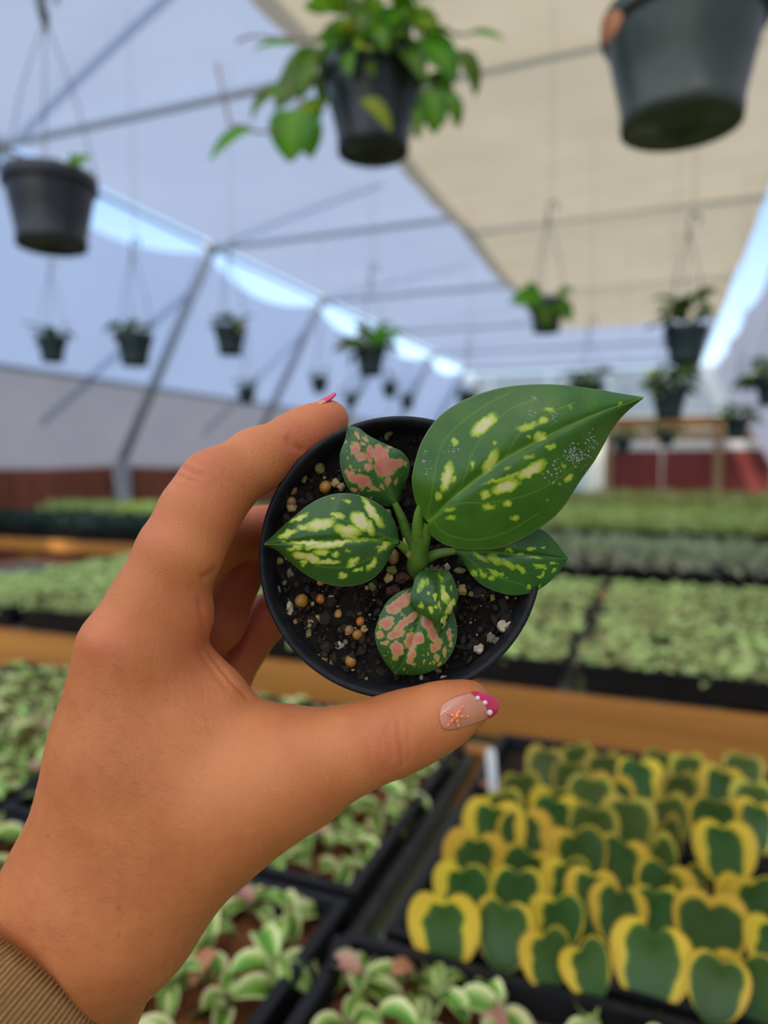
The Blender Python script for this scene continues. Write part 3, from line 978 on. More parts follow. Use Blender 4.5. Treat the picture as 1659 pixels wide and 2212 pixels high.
# ------------------------------------------------------------------ hanging baskets
HLF = [leaf_mesh('leaf', 0.075, 0.052, M['pothos'], 8, 5, 0.25, 0.9, 0.38), leaf_mesh('leaf', 0.085, 0.044, M['pothos'], 8, 5, 0.35, 1.3, 0.38),
       leaf_mesh('leaf', 0.070, 0.046, M['pothos_lime'], 8, 5, 0.25, 1.0, 0.38), leaf_mesh('leaf', 0.085, 0.030, M['pothos'], 8, 5, 0.4, 0.6, 0.4),
       leaf_mesh('leaf', 0.070, 0.046, M['dry_leaf'], 8, 5, 0.25, 1.0, 0.38)]
FLF = [leaf_mesh('leaf', 0.075, 0.040, M['far_leaf'], 6, 3, 0.3, 1.0, 0.4), leaf_mesh('leaf', 0.065, 0.036, M['far_leaf'], 6, 3, 0.3, 1.5, 0.4),
       leaf_mesh('leaf', 0.055, 0.030, M['sage'], 6, 3, 0.3, 1.2, 0.4)]


def basket_pot(R, h, rb, m, n=32):
    """hanging pot with a heavy lip, body, foot ring and recessed underside; rim centre at the origin"""
    b = MB()
    b.lathe([(0.0, -h + 0.012), (rb * 0.38, -h + 0.012), (rb * 0.40, -h + 0.004), (rb * 0.90, -h + 0.004), (rb * 0.94, -h), (rb, -h + 0.002), (rb * 1.015, -h + 0.022), (rb * 0.99, -h + 0.026),
             (rb + (R * 0.93 - rb) * 0.5, -h * 0.5), (R * 0.93, -0.030), (R * 0.93, -0.028)], n)
    body = b.mesh('body', m, True)
    b = MB()
    b.lathe([(R * 0.92, -0.026), (R * 0.985, -0.030), (R * 1.0, -0.024), (R * 1.0, -0.004), (R * 0.985, 0.0), (R * 0.94, 0.0), (R * 0.92, -0.006), (R * 0.89, -0.04), (R * 0.86, -0.055)], n)
    lip = b.mesh('lip', m, True)
    b = MB()
    b.lathe([(0.0, -0.026), (R * 0.5, -0.022), (R * 0.91, -0.028)], n)
    soil = b.mesh('soil', M['dark_soil'], True)
    return body, lip, soil


def hanger(t, R, hh, top, wire_r=0.0016, hook=True, nw=3, string=True, a0=0.4):
    """wires from the lip to a hook hh above, then a string up to the roof pipes; local coordinates"""
    for k in range(nw):
        a = a0 + 2 * math.pi * k / nw
        b = MB()
        p0 = Vector((R * 0.98 * math.cos(a), R * 0.98 * math.sin(a), -0.012))
        p1 = Vector((0.004 * math.cos(a), 0.004 * math.sin(a), hh))
        mid = p0.lerp(p1, 0.5) + Vector((math.cos(a), math.sin(a), 0)) * 0.012
        b.tube([p0, p0 + Vector((0, 0, 0.02)), mid, p1], wire_r, 6)
        b.build('hanger_wire', M['wire'], t, True)
    if hook:
        b = MB()
        pts = [(0, 0, hh - 0.02), (0, 0, hh + 0.03)] + [(0.018 - 0.018 * math.cos(q), 0, hh + 0.045 + 0.020 * math.sin(q)) for q in np.linspace(0, math.pi * 1.25, 9)]
        b.tube(pts, 0.0042, 8)
        b.build('hook', M['wire'], t, True)
    if string and top > hh + 0.1:
        b = MB()
        b.tube([(0.014, 0, hh + 0.06), (0.012, 0, (hh + top) / 2), (0.010, 0, top)], 0.0014, 5)
        b.build('hanging_string', M['string'], t, True)


def put_leaf(t, me, az, tilt, loc, roll=0.0, s=1.0):
    o = link('leaf', me, t)
    o.matrix_local = pose(az, tilt, loc, roll, s)
    return o


PM = {}


def basket(name, label, px, py, d, w_px, hr=0.78, br=0.70, m='pot_teal', hh=0.33, leaves=12, kind='far', sp=1.0, group=None, up=0.6, lsz=1.0, nseg=24):
    p = at(px, py, d)
    R = w_px / FPX * d / 2
    key = (round(R, 3), m, hr)
    if key not in PM:
        PM[key] = basket_pot(R, 2 * R * hr, R * br, M[m], nseg)
    t = tag(empty(name, p), label, 'hanging plant', group)
    body, lip, soil_ = PM[key]
    pot_ = link('pot', body, t)
    link('lip', lip, pot_)
    link('soil', soil_, pot_)
    hanger(t, R, hh, ZE - 0.29 - p[2], 0.0016 if d < 2 else 0.002)
    for k in range(leaves):
        az = 2.4 * k + rng.uniform(-0.4, 0.4)
        lm = (FLF if kind == 'far' else HLF)[rng.choice((0, 0, 1, 2)) if kind == 'far' else rng.choice((0, 1, 1, 2, 3))]
        rr = R * rng.uniform(0.1, 0.75)
        put_leaf(t, lm, az, rng.uniform(-0.2, 1.2) * up, (-math.sin(az) * rr, math.cos(az) * rr, rng.uniform(-0.01, 0.05) * sp), rng.uniform(-0.5, 0.5), lsz * rng.uniform(0.7, 1.2))
    return t, R


basket('hanging_basket', 'large dark green hanging pot with a pale flank, seen from below near the tan cloth', 1477, 28, 1.125, 345, 0.70, 0.73, 'pot_green', 0.42, 8, 'near', nseg=48)
o = [x for x in COL.objects if x.name == 'hanging_basket'][0]
big_basket = o

# pothos basket in the middle
t, R = basket('pothos_basket', 'black hanging pot overflowing with green pothos leaves', 806, 150, 1.42, 222, 0.80, 0.70, 'pot_black', 0.40, 0, 'near', nseg=48)
for k in range(105):
    az = rng.uniform(0, 2 * math.pi)
    rr = R * rng.uniform(0.2, 1.25)
    z = rng.uniform(-0.02, 0.10) + 0.05 * (1.2 - rr / R)
    lm = HLF[rng.choice((0, 0, 0, 1, 1, 2, 3))]
    if rr > R * 0.95:
        z = rng.uniform(-0.06, 0.05)
    put_leaf(t, lm, az, rng.uniform(-1.0, 0.7), (-math.sin(az) * rr, math.cos(az) * rr, z), rng.uniform(-0.6, 0.6), rng.uniform(0.65, 1.15))
base = np.array(t.location)


def loc_of(px, py, d):
    return at(px, py, d) - base


for pts in ([(700, 150, 1.36), (650, 215, 1.34), (600, 285, 1.33), (548, 285, 1.33), (495, 265, 1.33), (485, 215, 1.33), (468, 135, 1.33)],
            [(690, 120, 1.38), (620, 190, 1.36), (560, 200, 1.35), (515, 205, 1.35)], [(900, 130, 1.40), (960, 210, 1.38), (990, 260, 1.38)], [(900, 60, 1.44), (1000, 75, 1.44), (1050, 66, 1.44)],
            [(760, 90, 1.46), (640, 85, 1.46), (540, 78, 1.46), (510, 90, 1.46)]):
    b = MB()
    b.tube([loc_of(*q) for q in pts], 0.0026, 6)
    b.build('vine', M['vine'], t, True)


def vine_leaf(p0, p1, d, me, L, roll=0.0, wide=1.0):
    """a leaf whose base and tip are seen at two places"""
    a, c = Vector(loc_of(*p0, d)), Vector(loc_of(*p1, d * 0.985))
    yv = (c - a)
    s = yv.length / L
    yv.normalize()
    fz = Vector(-FW) * 0.8 + Vector((0, 0, 0.5))
    xv = yv.cross(fz).normalized()
    zv = xv.cross(yv)
    mt = Matrix((xv * s * wide, yv * s, zv * s)).transposed().to_4x4()
    mt.translation = a
    o = link('leaf', me, t)
    o.matrix_local = mt @ Matrix.Rotation(roll, 4, 'Y')


for p0, p1, d, me, L, wide in (((640, 235), (612, 330), 1.33, 0, 0.075, 1.3), ((548, 275), (437, 318), 1.33, 3, 0.085, 1.0), ((665, 250), (668, 325), 1.34, 0, 0.075, 1.0), ((620, 195), (510, 205), 1.35, 1, 0.085, 0.9),
                               ((780, 215), (860, 250), 1.30, 2, 0.070, 0.8), ((1010, 75), (1095, 62), 1.44, 3, 0.085, 1.0), ((930, 190), (945, 270), 1.37, 0, 0.075, 1.0), ((960, 200), (1010, 250), 1.37, 1, 0.085, 1.0),
                               ((985, 110), (1060, 170), 1.38, 1, 0.085, 0.9), ((900, 230), (905, 290), 1.36, 3, 0.085, 1.0), ((700, 130), (600, 110), 1.40, 0, 0.075, 1.2), ((690, 160), (570, 190), 1.37, 0, 0.075, 1.3),
                               ((880, 20), (960, 60), 1.42, 2, 0.070, 1.2), ((900, 90), (1010, 130), 1.38, 0, 0.075, 1.3), ((640, 100), (540, 80), 1.46, 3, 0.085, 0.8)):
    vine_leaf(p0, p1, d, HLF[me], L, 0.0, wide)

# basket at the near side of the leaning wall
t, R = basket('hanging_basket', 'black hanging pot with bare stems on wires, nearest the leaning wall', 108, 380, 1.57, 196, 0.78, 0.74, 'pot_black', 0.325, 0, 'near', nseg=40)
base = np.array(t.location)
for k, (p0, p1, me) in enumerate((((60, 372), (5, 330), 3), ((150, 375), (178, 318), 0), ((95, 375), (90, 340), 3), ((120, 372), (110, 335), 1), ((40, 380), (-15, 345), 0), ((165, 378), (150, 325), 3))):
    vine_leaf(p0, p1, 1.55, HLF[me], 0.085 if me in (1, 3) else 0.075)
b = MB()
b.tube([(0, 0, 0.33), (-0.012, 0, 0.37), (-0.025, 0, 0.45), (-0.03, 0, 0.55)], [0.010, 0.012, 0.007, 0.006], 8)
b.build('hanger_strap', M['wire'], t, True)

SM = [
    (112, 728, 62, 'small hanging pot with low green tuft nearest the picture edge by the leaning wall', 9), (290, 722, 78, 'small hanging pot with pale flowers and leaves before the leaning film wall', 12),
    (497, 706, 70, 'small hanging pot between the second and third leaning posts', 10), (533, 838, 40, 'tiny hanging pot low beside the third leaning post', 8), (690, 814, 40, 'tiny hanging pot above the index fingertip', 8),
    (800, 752, 68, 'hanging pot with wide arching leaves straight above the potted plant', 14), (842, 828, 36, 'tiny hanging pot below the arching-leaf basket', 7), (757, 853, 30, 'tiny hanging pot just beside the pink index nail', 6),
    (880, 858, 32, 'tiny hanging pot touching the upper edge of the large leaf', 6), (1010, 850, 46, 'tiny hanging pot half hidden behind the large leaf', 8),
    (1181, 648, 80, 'hanging pot with two drooping leaves on a hook below the tan cloth', 0), (1482, 706, 92, 'hanging pot with bushy top beside the bright slit', 16),
    (1446, 842, 74, 'hanging pot buried in dark foliage above the point of the large leaf', 30), (1270, 836, 56, 'hanging pot with spreading foliage far off under the white film', 22), (1668, 815, 70, 'hanging pot cut by the picture edge', 14),
    (1345, 945, 40, 'far hanging pot in front of the pine beam', 10), (1440, 930, 40, 'far hanging pot beside the pale end post', 12), (1592, 905, 52, 'far hanging pot with pale foliage near the end wall', 18),
]
for px, py, w, lab, n in SM:
    dd = 0.15 * FPX / w
    hh = 0.32
    big = py > 800 and px > 1100
    t, R = basket('hanging_pot', lab, px, py, dd, w, 0.86, 0.72, 'pot_teal', hh, int(n * 1.4), 'far', 1.0 if n < 14 else 1.8, None, 0.9 if not big else 0.6, 1.7 if big else (1.25 if n < 14 else 1.6))
    base = np.array(t.location)
    if px == 1181:
        for p0, p1, me in (((1175, 645), (1108, 630), 0), ((1195, 650), (1245, 680), 0), ((1205, 640), (1235, 610), 1), ((1160, 640), (1150, 600), 1), ((1200, 650), (1240, 655), 1), ((1170, 650), (1190, 700), 0)):
            vine_leaf(p0, p1, dd * 0.98, HLF[me], 0.075 if me == 0 else 0.085, 0.0, 1.15)
    if px == 800:
        for p0, p1 in (((795, 745), (715, 742)), ((805, 745), (870, 700)), ((800, 740), (770, 690)), ((805, 740), (830, 690))):
            vine_leaf(p0, p1, dd * 0.98, HLF[3], 0.085, 0.0, 1.1)
t = big_basket
base = np.array(t.location)
vine_leaf((1332, 22), (1308, 72), 1.07, HLF[4], 0.070, 0.0, 0.8)

# ------------------------------------------------------------------ the potted plant in the hand (millimetres in the phone's frame, then world)


def C3(px, py, d):
    return np.array([(px - CXP) / FPX * d, (py - CYP) / FPX * d, d])


def obj_cam(name, V, F, m, parent, smooth=True, uv=None, attrs=None):
    W = cam2world(V) - np.array(parent_world(parent))
    return link(name, np_mesh(name, W, F, m, smooth, uv, attrs), parent)


def parent_world(p):
    v = np.zeros(3)
    while p is not None:
        v = v + np.array(p.location)
        p = p.parent
    return v


def vnoise(x, y, seed=0):
    """smooth value noise on a lattice"""
    xi, yi = np.floor(x).astype(int), np.floor(y).astype(int)
    fx, fy = x - xi, y - yi
    fx, fy = fx * fx * (3 - 2 * fx), fy * fy * (3 - 2 * fy)

    def h(a, b):
        n = (a * 374761393 + b * 668265263 + seed * 144665) & 0x7fffffff
        n = (n ^ (n >> 13)) * 1274126177 & 0x7fffffff
        return (n ^ (n >> 16)) % 65536 / 65536.0
    return (h(xi, yi) * (1 - fx) + h(xi + 1, yi) * fx) * (1 - fy) + (h(xi, yi + 1) * (1 - fx) + h(xi + 1, yi + 1) * fx) * fy


POT_C = C3(860, 1196, 195)
pn = np.array([-0.075, -0.135, -1.0])
pn /= np.linalg.norm(pn)
pe1 = np.cross([0, 1, 0], pn)
pe1 /= np.linalg.norm(pe1)
pe2 = np.cross(pn, pe1)
POT_H = 62.0


def potpt(r, a, h):
    return POT_C + pe1 * (r * np.cos(a))[..., None] + pe2 * (r * np.sin(a))[..., None] + pn * (np.asarray(h, float) + 0 * r)[..., None]


def lathe_cam(name, prof, n, m, parent):
    a = np.linspace(0, 2 * math.pi, n, endpoint=False)
    V = np.concatenate([potpt(np.full(n, r), a, h) for r, h in prof])
    F = []
    for i in range(len(prof) - 1):
        for k in range(n):
            F.append((i * n + k, (i + 1) * n + k, (i + 1) * n + (k + 1) % n, i * n + (k + 1) % n))
    return obj_cam(name, V, F, m, parent)


plant = tag(empty('potted_plant', cam2world((POT_C - pn * POT_H)[None])[0]), 'young plant with cream-flecked and pink-flecked green leaves in the round black pot held up', 'potted plant')

m, nt, out = new_mat('held_pot_plastic')
col = ramp(nt, noise(nt, 260, 5), [(0.35, (0.009, 0.010, 0.013)), (0.75, (0.022, 0.022, 0.024))])
pbsdf(nt, out, col, 0.5, 0.22, bump(nt, noise(nt, 1500, 2), 0.15, 0.0002))
M['held_pot'] = m
hpot = lathe_cam('pot', [(27.5, -POT_H + 3), (28.2, -POT_H), (29.0, -POT_H), (29.4, -POT_H + 1), (36.6, -6.5), (36.8, -5.6)], 128, M['held_pot'], plant)
lathe_cam('pot_base', [(0.1, -POT_H + 2), (20, -POT_H + 2), (27.6, -POT_H + 3)], 64, M['held_pot'], hpot)
lathe_cam('rim', [(36.2, -6.6), (38.6, -6.4), (39.0, -5.8), (39.2, -0.9), (39.0, -0.3), (38.5, 0.0), (37.9, -0.1), (37.3, -0.6), (36.5, -3.0), (35.4, -12.0), (34.8, -16)], 160, M['held_pot'], hpot)

# soil
SOIL_H = -8.2
m, nt, out = new_mat('held_potting_soil')
col = ramp(nt, noise(nt, 700, 8, 0.65), [(0.30, (0.0035, 0.0028, 0.0025)), (0.55, (0.011, 0.007, 0.0055)), (0.75, (0.028, 0.017, 0.012))])
pbsdf(nt, out, col, 0.85, 0.25, bump(nt, noise(nt, 1400, 6, 0.7), 0.8, 0.0008))
M['held_soil'] = m
nr_, na_ = 60, 200
V = []
aa = np.linspace(0, 2 * math.pi, na_, endpoint=False)
for i in range(nr_):
    r = 36.2 * (i / (nr_ - 1))
    x, y = r * np.cos(aa), r * np.sin(aa)
    hgt = SOIL_H + 2.4 * (vnoise(x / 6 + 50, y / 6 + 50, 1) - 0.5) + 1.6 * (vnoise(x / 2.2 + 90, y / 2.2 + 90, 2) - 0.5) + 0.8 * (vnoise(x / 0.9 + 190, y / 0.9 + 190, 3) - 0.5)
    hgt = hgt + 1.0 * np.clip((x * 0.6 + y * 0.8) / 37, -1, 1)
    V.append(potpt(np.full(na_, r), aa, hgt))
V = np.concatenate(V)
F = []
for i in range(nr_ - 1):
    for k in range(na_):
        F.append((i * na_ + k, (i + 1) * na_ + k, (i + 1) * na_ + (k + 1) % na_, i * na_ + (k + 1) % na_))
soil = obj_cam('soil', V, F, M['held_soil'], plant)

ph = (1 + 5 ** 0.5) / 2
ICO = np.array([(-1, ph, 0), (1, ph, 0), (-1, -ph, 0), (1, -ph, 0), (0, -1, ph), (0, 1, ph), (0, -1, -ph), (0, 1, -ph), (ph, 0, -1), (ph, 0, 1), (-ph, 0, -1), (-ph, 0, 1)]) / math.sqrt(1 + ph * ph)
ICF = np.array([(0, 11, 5), (0, 5, 1), (0, 1, 7), (0, 7, 10), (0, 10, 11), (1, 5, 9), (5, 11, 4), (11, 10, 2), (10, 7, 6), (7, 1, 8), (3, 9, 4), (3, 4, 2), (3, 2, 6), (3, 6, 8), (3, 8, 9), (4, 9, 5), (2, 4, 11), (6, 2, 10), (8, 6, 7), (9, 8, 1)])


def subdiv(V, F):
    V = [tuple(v) for v in V]
    idx = {}
    out = []

    def mid(a, b_):
        k = (min(a, b_), max(a, b_))
        if k not in idx:
            p = np.array(V[a]) + np.array(V[b_])
            V.append(tuple(p / np.linalg.norm(p)))
            idx[k] = len(V) - 1
        return idx[k]
    for a, b_, c_ in F:
        x, y, z = mid(a, b_), mid(b_, c_), mid(c_, a)
        out += [(a, x, z), (b_, y, x), (c_, z, y), (x, y, z)]
    return np.array(V), np.array(out)


SV1, SF1 = subdiv(ICO, ICF)
SV2, SF2 = subdiv(SV1, SF1)


def scatter_chunks(name, n, rlo, rhi, m, seed, hoff=0.0, rmax=35.2):
    r = np.random.default_rng(seed)
    Vs, Fs = [], []
    for k in range(n):
        rad = rmax * math.sqrt(r.uniform(0, 1))
        a = r.uniform(0, 6.28)
        s = rlo + (rhi - rlo) * r.uniform(0, 1) ** 2.5
        x, y = rad * math.cos(a), rad * math.sin(a)
        c0 = potpt(np.array([rad]), np.array([a]), SOIL_H + (x * 0.6 + y * 0.8) / 37 + hoff + s * 0.3)[0]
        sc = s * r.uniform(0.5, 1.3, 3)
        q = ICO * (1 + 0.3 * r.uniform(-1, 1, (12, 1))) * sc
        th = r.uniform(0, 6.28)
        R = np.array([[math.cos(th), -math.sin(th), 0], [math.sin(th), math.cos(th), 0], [0, 0, 1]])
        Vs.append(q @ R.T + c0)
        Fs.append(ICF + 12 * k)
    return tag(obj_cam(name, np.concatenate(Vs), np.concatenate(Fs), m, soil, False), kind='stuff')


M['crumb'] = simple('soil_crumb', (0.012, 0.008, 0.006), (0.035, 0.022, 0.016), 400, 0.8, 0.3)
M['speck'] = simple('perlite_speck', (0.22, 0.18, 0.12), (0.36, 0.30, 0.20), 900, 0.8, 0.3)
scatter_chunks('soil_crumbs', 1500, 0.3, 1.7, M['crumb'], 5)
scatter_chunks('pale_specks', 150, 0.18, 0.6, M['speck'], 6, 0.6)

PEB = {
    'gold': simple('golden_pellet', (0.42, 0.20, 0.035), (0.32, 0.14, 0.022), 500, 0.35, 0.5), 'orange': simple('orange_pellet', (0.46, 0.16, 0.02), (0.34, 0.10, 0.012), 500, 0.35, 0.5),
    'tan': simple('tan_pellet', (0.36, 0.20, 0.085), (0.27, 0.14, 0.06), 500, 0.45, 0.5), 'cream': simple('cream_chunk', (0.46, 0.34, 0.15), (0.34, 0.23, 0.08), 700, 0.7, 0.3),
    'white': simple('white_perlite', (0.58, 0.48, 0.36), (0.44, 0.34, 0.24), 700, 0.75, 0.3), 'olive': simple('olive_chunk', (0.22, 0.19, 0.055), (0.15, 0.14, 0.04), 700, 0.7, 0.3),
    'grey': simple('grey_chunk', (0.20, 0.17, 0.12), (0.13, 0.11, 0.08), 700, 0.8, 0.3), 'mossy': simple('mossy_chunk', (0.20, 0.23, 0.06), (0.13, 0.17, 0.04), 700, 0.8, 0.3),
    'bark': simple('brown_bark', (0.075, 0.032, 0.018), (0.045, 0.020, 0.012), 500, 0.8, 0.3),
}
P4 = lambda L: [(560 + x / 5.53, 1150 + y / 5.53, a / 5.53, b_ / 5.53, k) for x, y, a, b_, k in L]
P2 = lambda L: [(550 + x / 5.027, 860 + y / 5.027, a / 5.027, b_ / 5.027, k) for x, y, a, b_, k in L]
P3 = lambda L: [(780 + x / 3.607, 1180 + y / 3.607, a / 3.607, b_ / 3.607, k) for x, y, a, b_, k in L]
PEBBLES = P4([(505, 818, 82, 82, 'gold'), (730, 795, 60, 58, 'orange'), (955, 988, 56, 70, 'gold'), (1207, 1062, 52, 55, 'orange'), (1070, 1165, 60, 62, 'tan'), (1175, 1222, 62, 66, 'gold'), (1092, 1540, 70, 74, 'gold'),
              (700, 1480, 62, 50, 'cream'), (770, 1520, 60, 62, 'orange'), (870, 1560, 40, 52, 'mossy'), (830, 1610, 38, 30, 'mossy'), (615, 1075, 66, 60, 'cream'), (705, 1020, 42, 40, 'cream'), (365, 890, 44, 62, 'white'), (385, 960, 52, 30, 'white'),
              (440, 1070, 42, 42, 'tan'), (390, 1100, 45, 34, 'white'), (960, 1350, 46, 44, 'white'), (600, 1180, 34, 40, 'grey'), (600, 1235, 50, 42, 'olive'), (635, 855, 26, 34, 'cream'), (730, 605, 46, 34, 'orange'), (245, 340, 36, 46, 'olive'),
              (370, 490, 44, 56, 'grey'), (410, 560, 30, 26, 'grey'), (195, 660, 40, 40, 'white'), (235, 700, 26, 26, 'grey'), (305, 605, 26, 34, 'grey'), (985, 1150, 36, 44, 'olive'), (1255, 1160, 42, 46, 'cream'), (1540, 550, 56, 58, 'cream'),
              (1355, 640, 48, 52, 'mossy'), (1285, 660, 22, 26, 'cream'), (1590, 450, 62, 56, 'mossy'), (1600, 290, 72, 90, 'tan'), (1030, 1310, 26, 30, 'grey'), (1190, 970, 40, 26, 'olive'), (925, 715, 28, 24, 'grey'), (865, 770, 32, 20, 'white'),
              (455, 1290, 22, 20, 'tan'), (695, 1340, 20, 22, 'tan'), (1270, 1750, 30, 24, 'cream'), (1320, 1810, 16, 20, 'white'), (1480, 1820, 20, 26, 'white'), (1020, 1770, 22, 16, 'tan'), (160, 470, 22, 30, 'grey'), (1230, 1830, 26, 18, 'grey'),
              (1600, 700, 90, 60, 'bark'), (420, 1170, 60, 40, 'bark'), (1000, 1065, 20, 18, 'white'), (785, 1055, 16, 24, 'white')])
PEBBLES += P2([(703, 760, 55, 60, 'olive'), (770, 965, 68, 70, 'gold'), (760, 865, 22, 20, 'tan'), (880, 915, 50, 52, 'cream'), (935, 960, 44, 44, 'cream'), (405, 1000, 65, 64, 'tan'), (395, 1120, 62, 56, 'tan'), (400, 1190, 56, 48, 'cream'),
               (540, 870, 36, 50, 'mossy'), (1465, 360, 46, 46, 'olive'), (1435, 420, 24, 40, 'grey'), (1475, 215, 32, 18, 'tan'), (1445, 1250, 40, 44, 'cream'), (215, 1330, 36, 40, 'grey')])
PEBBLES += P3([(1110, 625, 44, 46, 'white'), (1160, 600, 42, 26, 'white'), (1010, 715, 32, 42, 'grey'), (1055, 740, 34, 30, 'grey'), (915, 795, 38, 36, 'white'), (785, 340, 38, 40, 'cream'), (860, 370, 26, 20, 'olive'), (905, 900, 14, 12, 'white'),
               (600, 965, 26, 26, 'grey'), (650, 1025, 32, 16, 'white'), (470, 1020, 16, 22, 'white'), (1025, 400, 20, 26, 'olive'), (945, 385, 12, 12, 'cream'), (1140, 400, 14, 14, 'cream'), (1250, 455, 18, 22, 'grey'), (770, 190, 44, 26, 'olive'), (1225, 550, 18, 22, 'bark'),
               (670, 165, 24, 30, 'white'), (40, 1030, 18, 16, 'cream'), (170, 1085, 14, 20, 'white'), (320, 250, 60, 40, 'bark')])


def ray_pot(px, py, h):
    v = C3(px, py, 1.0)
    t = ((POT_C + pn * h) @ pn) / (v @ pn)
    return v * t


for i, (px, py, a, b_, kd) in enumerate(PEBBLES):
    r1, r2 = a / 7.45, b_ / 7.45
    rad = (r1 + r2) / 2
    c0 = ray_pot(px, py, SOIL_H + 0.55 + rad * 0.35)
    rr = np.linalg.norm((c0 - POT_C) - pn * ((c0 - POT_C) @ pn))
    r = np.random.default_rng(100 + i)
    smooth = kd in ('gold', 'orange', 'tan')
    if smooth:
        Q = SV2 * (1 + 0.05 * np.sin(SV2 @ r.uniform(-3, 3, (3, 1)) + 1)) * (1 + 0.012 * r.uniform(-1, 1, (len(SV2), 1)))
        FF = SF2
    else:
        Q = SV1 * (1 + 0.28 * r.uniform(-1, 1, (len(SV1), 1)))
        FF = SF1
    Q = Q * np.array([r1, r2, min(r1, r2)])
    nm = 'fertilizer_pellet' if smooth else ('bark_chip' if kd == 'bark' else 'perlite_chunk')
    obj_cam(nm, Q + c0, FF, PEB[kd], soil, smooth)


# leaves ------------------------------------------------------------
def leaf_mat(name, green, green2, stops, rough=0.36):
    m, nt, out = new_mat(name)
    g = ramp(nt, noise(nt, 130, 4), [(0.3, green), (0.7, green2)])
    av = nt.nodes.new('ShaderNodeAttribute')
    av.attribute_name = 'vein'
    g = mixcol(nt, av.outputs['Fac'], g, tuple(min(1, x * 1.0 + y) for x, y in zip(green2, (0.10, 0.15, 0.01))))
    ab = nt.nodes.new('ShaderNodeAttribute')
    ab.attribute_name = 'blotch'
    pc = ramp(nt, ab.outputs['Fac'], stops)
    mr = nt.nodes.new('ShaderNodeMapRange')
    mr.inputs[1].default_value = 0.12
    mr.inputs[2].default_value = 0.42
    nt.links.new(ab.outputs['Fac'], mr.inputs[0])
    c_ = mixcol(nt, mr.outputs[0], g, pc)
    ae = nt.nodes.new('ShaderNodeAttribute')
    ae.attribute_name = 'edge'
    c_ = mixcol(nt, ae.outputs['Fac'], c_, (0.26, 0.30, 0.16))
    hgt = nt.nodes.new('ShaderNodeMath')
    hgt.operation = 'MULTIPLY_ADD'
    hgt.inputs[1].default_value = -0.8
    nt.links.new(av.outputs['Fac'], hgt.inputs[0])
    nt.links.new(noise(nt, 900, 3), hgt.inputs[2])
    p = pbsdf(nt, out, c_, rough, 0.5, bump(nt, hgt.outputs[0], 0.25, 0.0003))
    p.inputs['Coat Weight'].default_value = 0.14
    p.inputs['Coat Roughness'].default_value = 0.18
    t_ = nt.nodes.new('ShaderNodeBsdfTranslucent')
    nt.links.new(c_, t_.inputs[0])
    mx = nt.nodes.new('ShaderNodeMixShader')
    mx.inputs[0].default_value = 0.22
    nt.links.new(p.outputs[0], mx.inputs[1])
    nt.links.new(t_.outputs[0], mx.inputs[2])
    nt.links.new(mx.outputs[0], out.inputs[0])
    return m


CREAM = [(0.0, (0.13, 0.30, 0.012)), (0.45, (0.36, 0.52, 0.02)), (0.72, (0.62, 0.66, 0.12)), (1.0, (0.74, 0.68, 0.36))]
LIME = [(0.0, (0.10, 0.26, 0.01)), (0.5, (0.22, 0.42, 0.012)), (1.0, (0.42, 0.56, 0.03))]
PINK = [(0.0, (0.15, 0.24, 0.02)), (0.40, (0.40, 0.30, 0.09)), (0.62, (0.60, 0.24, 0.13)), (1.0, (0.64, 0.17, 0.14))]
SALM = [(0.0, (0.17, 0.28, 0.02)), (0.40, (0.48, 0.40, 0.10)), (0.65, (0.62, 0.28, 0.13)), (1.0, (0.62, 0.19, 0.13))]
G1, G2 = (0.032, 0.130, 0.006), (0.062, 0.190, 0.008)
M['leaf_a'] = leaf_mat('large_leaf', G1, G2, CREAM)
M['leaf_b'] = leaf_mat('cream_flecked_leaf', (0.020, 0.092, 0.012), (0.038, 0.130, 0.014), CREAM)
M['leaf_c'] = leaf_mat('pink_flecked_leaf', (0.026, 0.105, 0.020), (0.045, 0.150, 0.026), PINK)
M['leaf_d'] = leaf_mat('lime_flecked_leaf', (0.018, 0.095, 0.010), (0.032, 0.140, 0.014), LIME)
M['leaf_e'] = leaf_mat('salmon_flecked_leaf', (0.018, 0.095, 0.012), (0.035, 0.130, 0.018), SALM)


def seg_dist(X, Y, pl):
    d = np.full(X.shape, 1e9)
    for (x0, y0), (x1, y1) in zip(pl[:-1], pl[1:]):
        dx, dy = x1 - x0, y1 - y0
        t = np.clip(((X - x0) * dx + (Y - y0) * dy) / (dx * dx + dy * dy), 0, 1)
        d = np.minimum(d, np.hypot(X - x0 - t * dx, Y - y0 - t * dy))
    return d


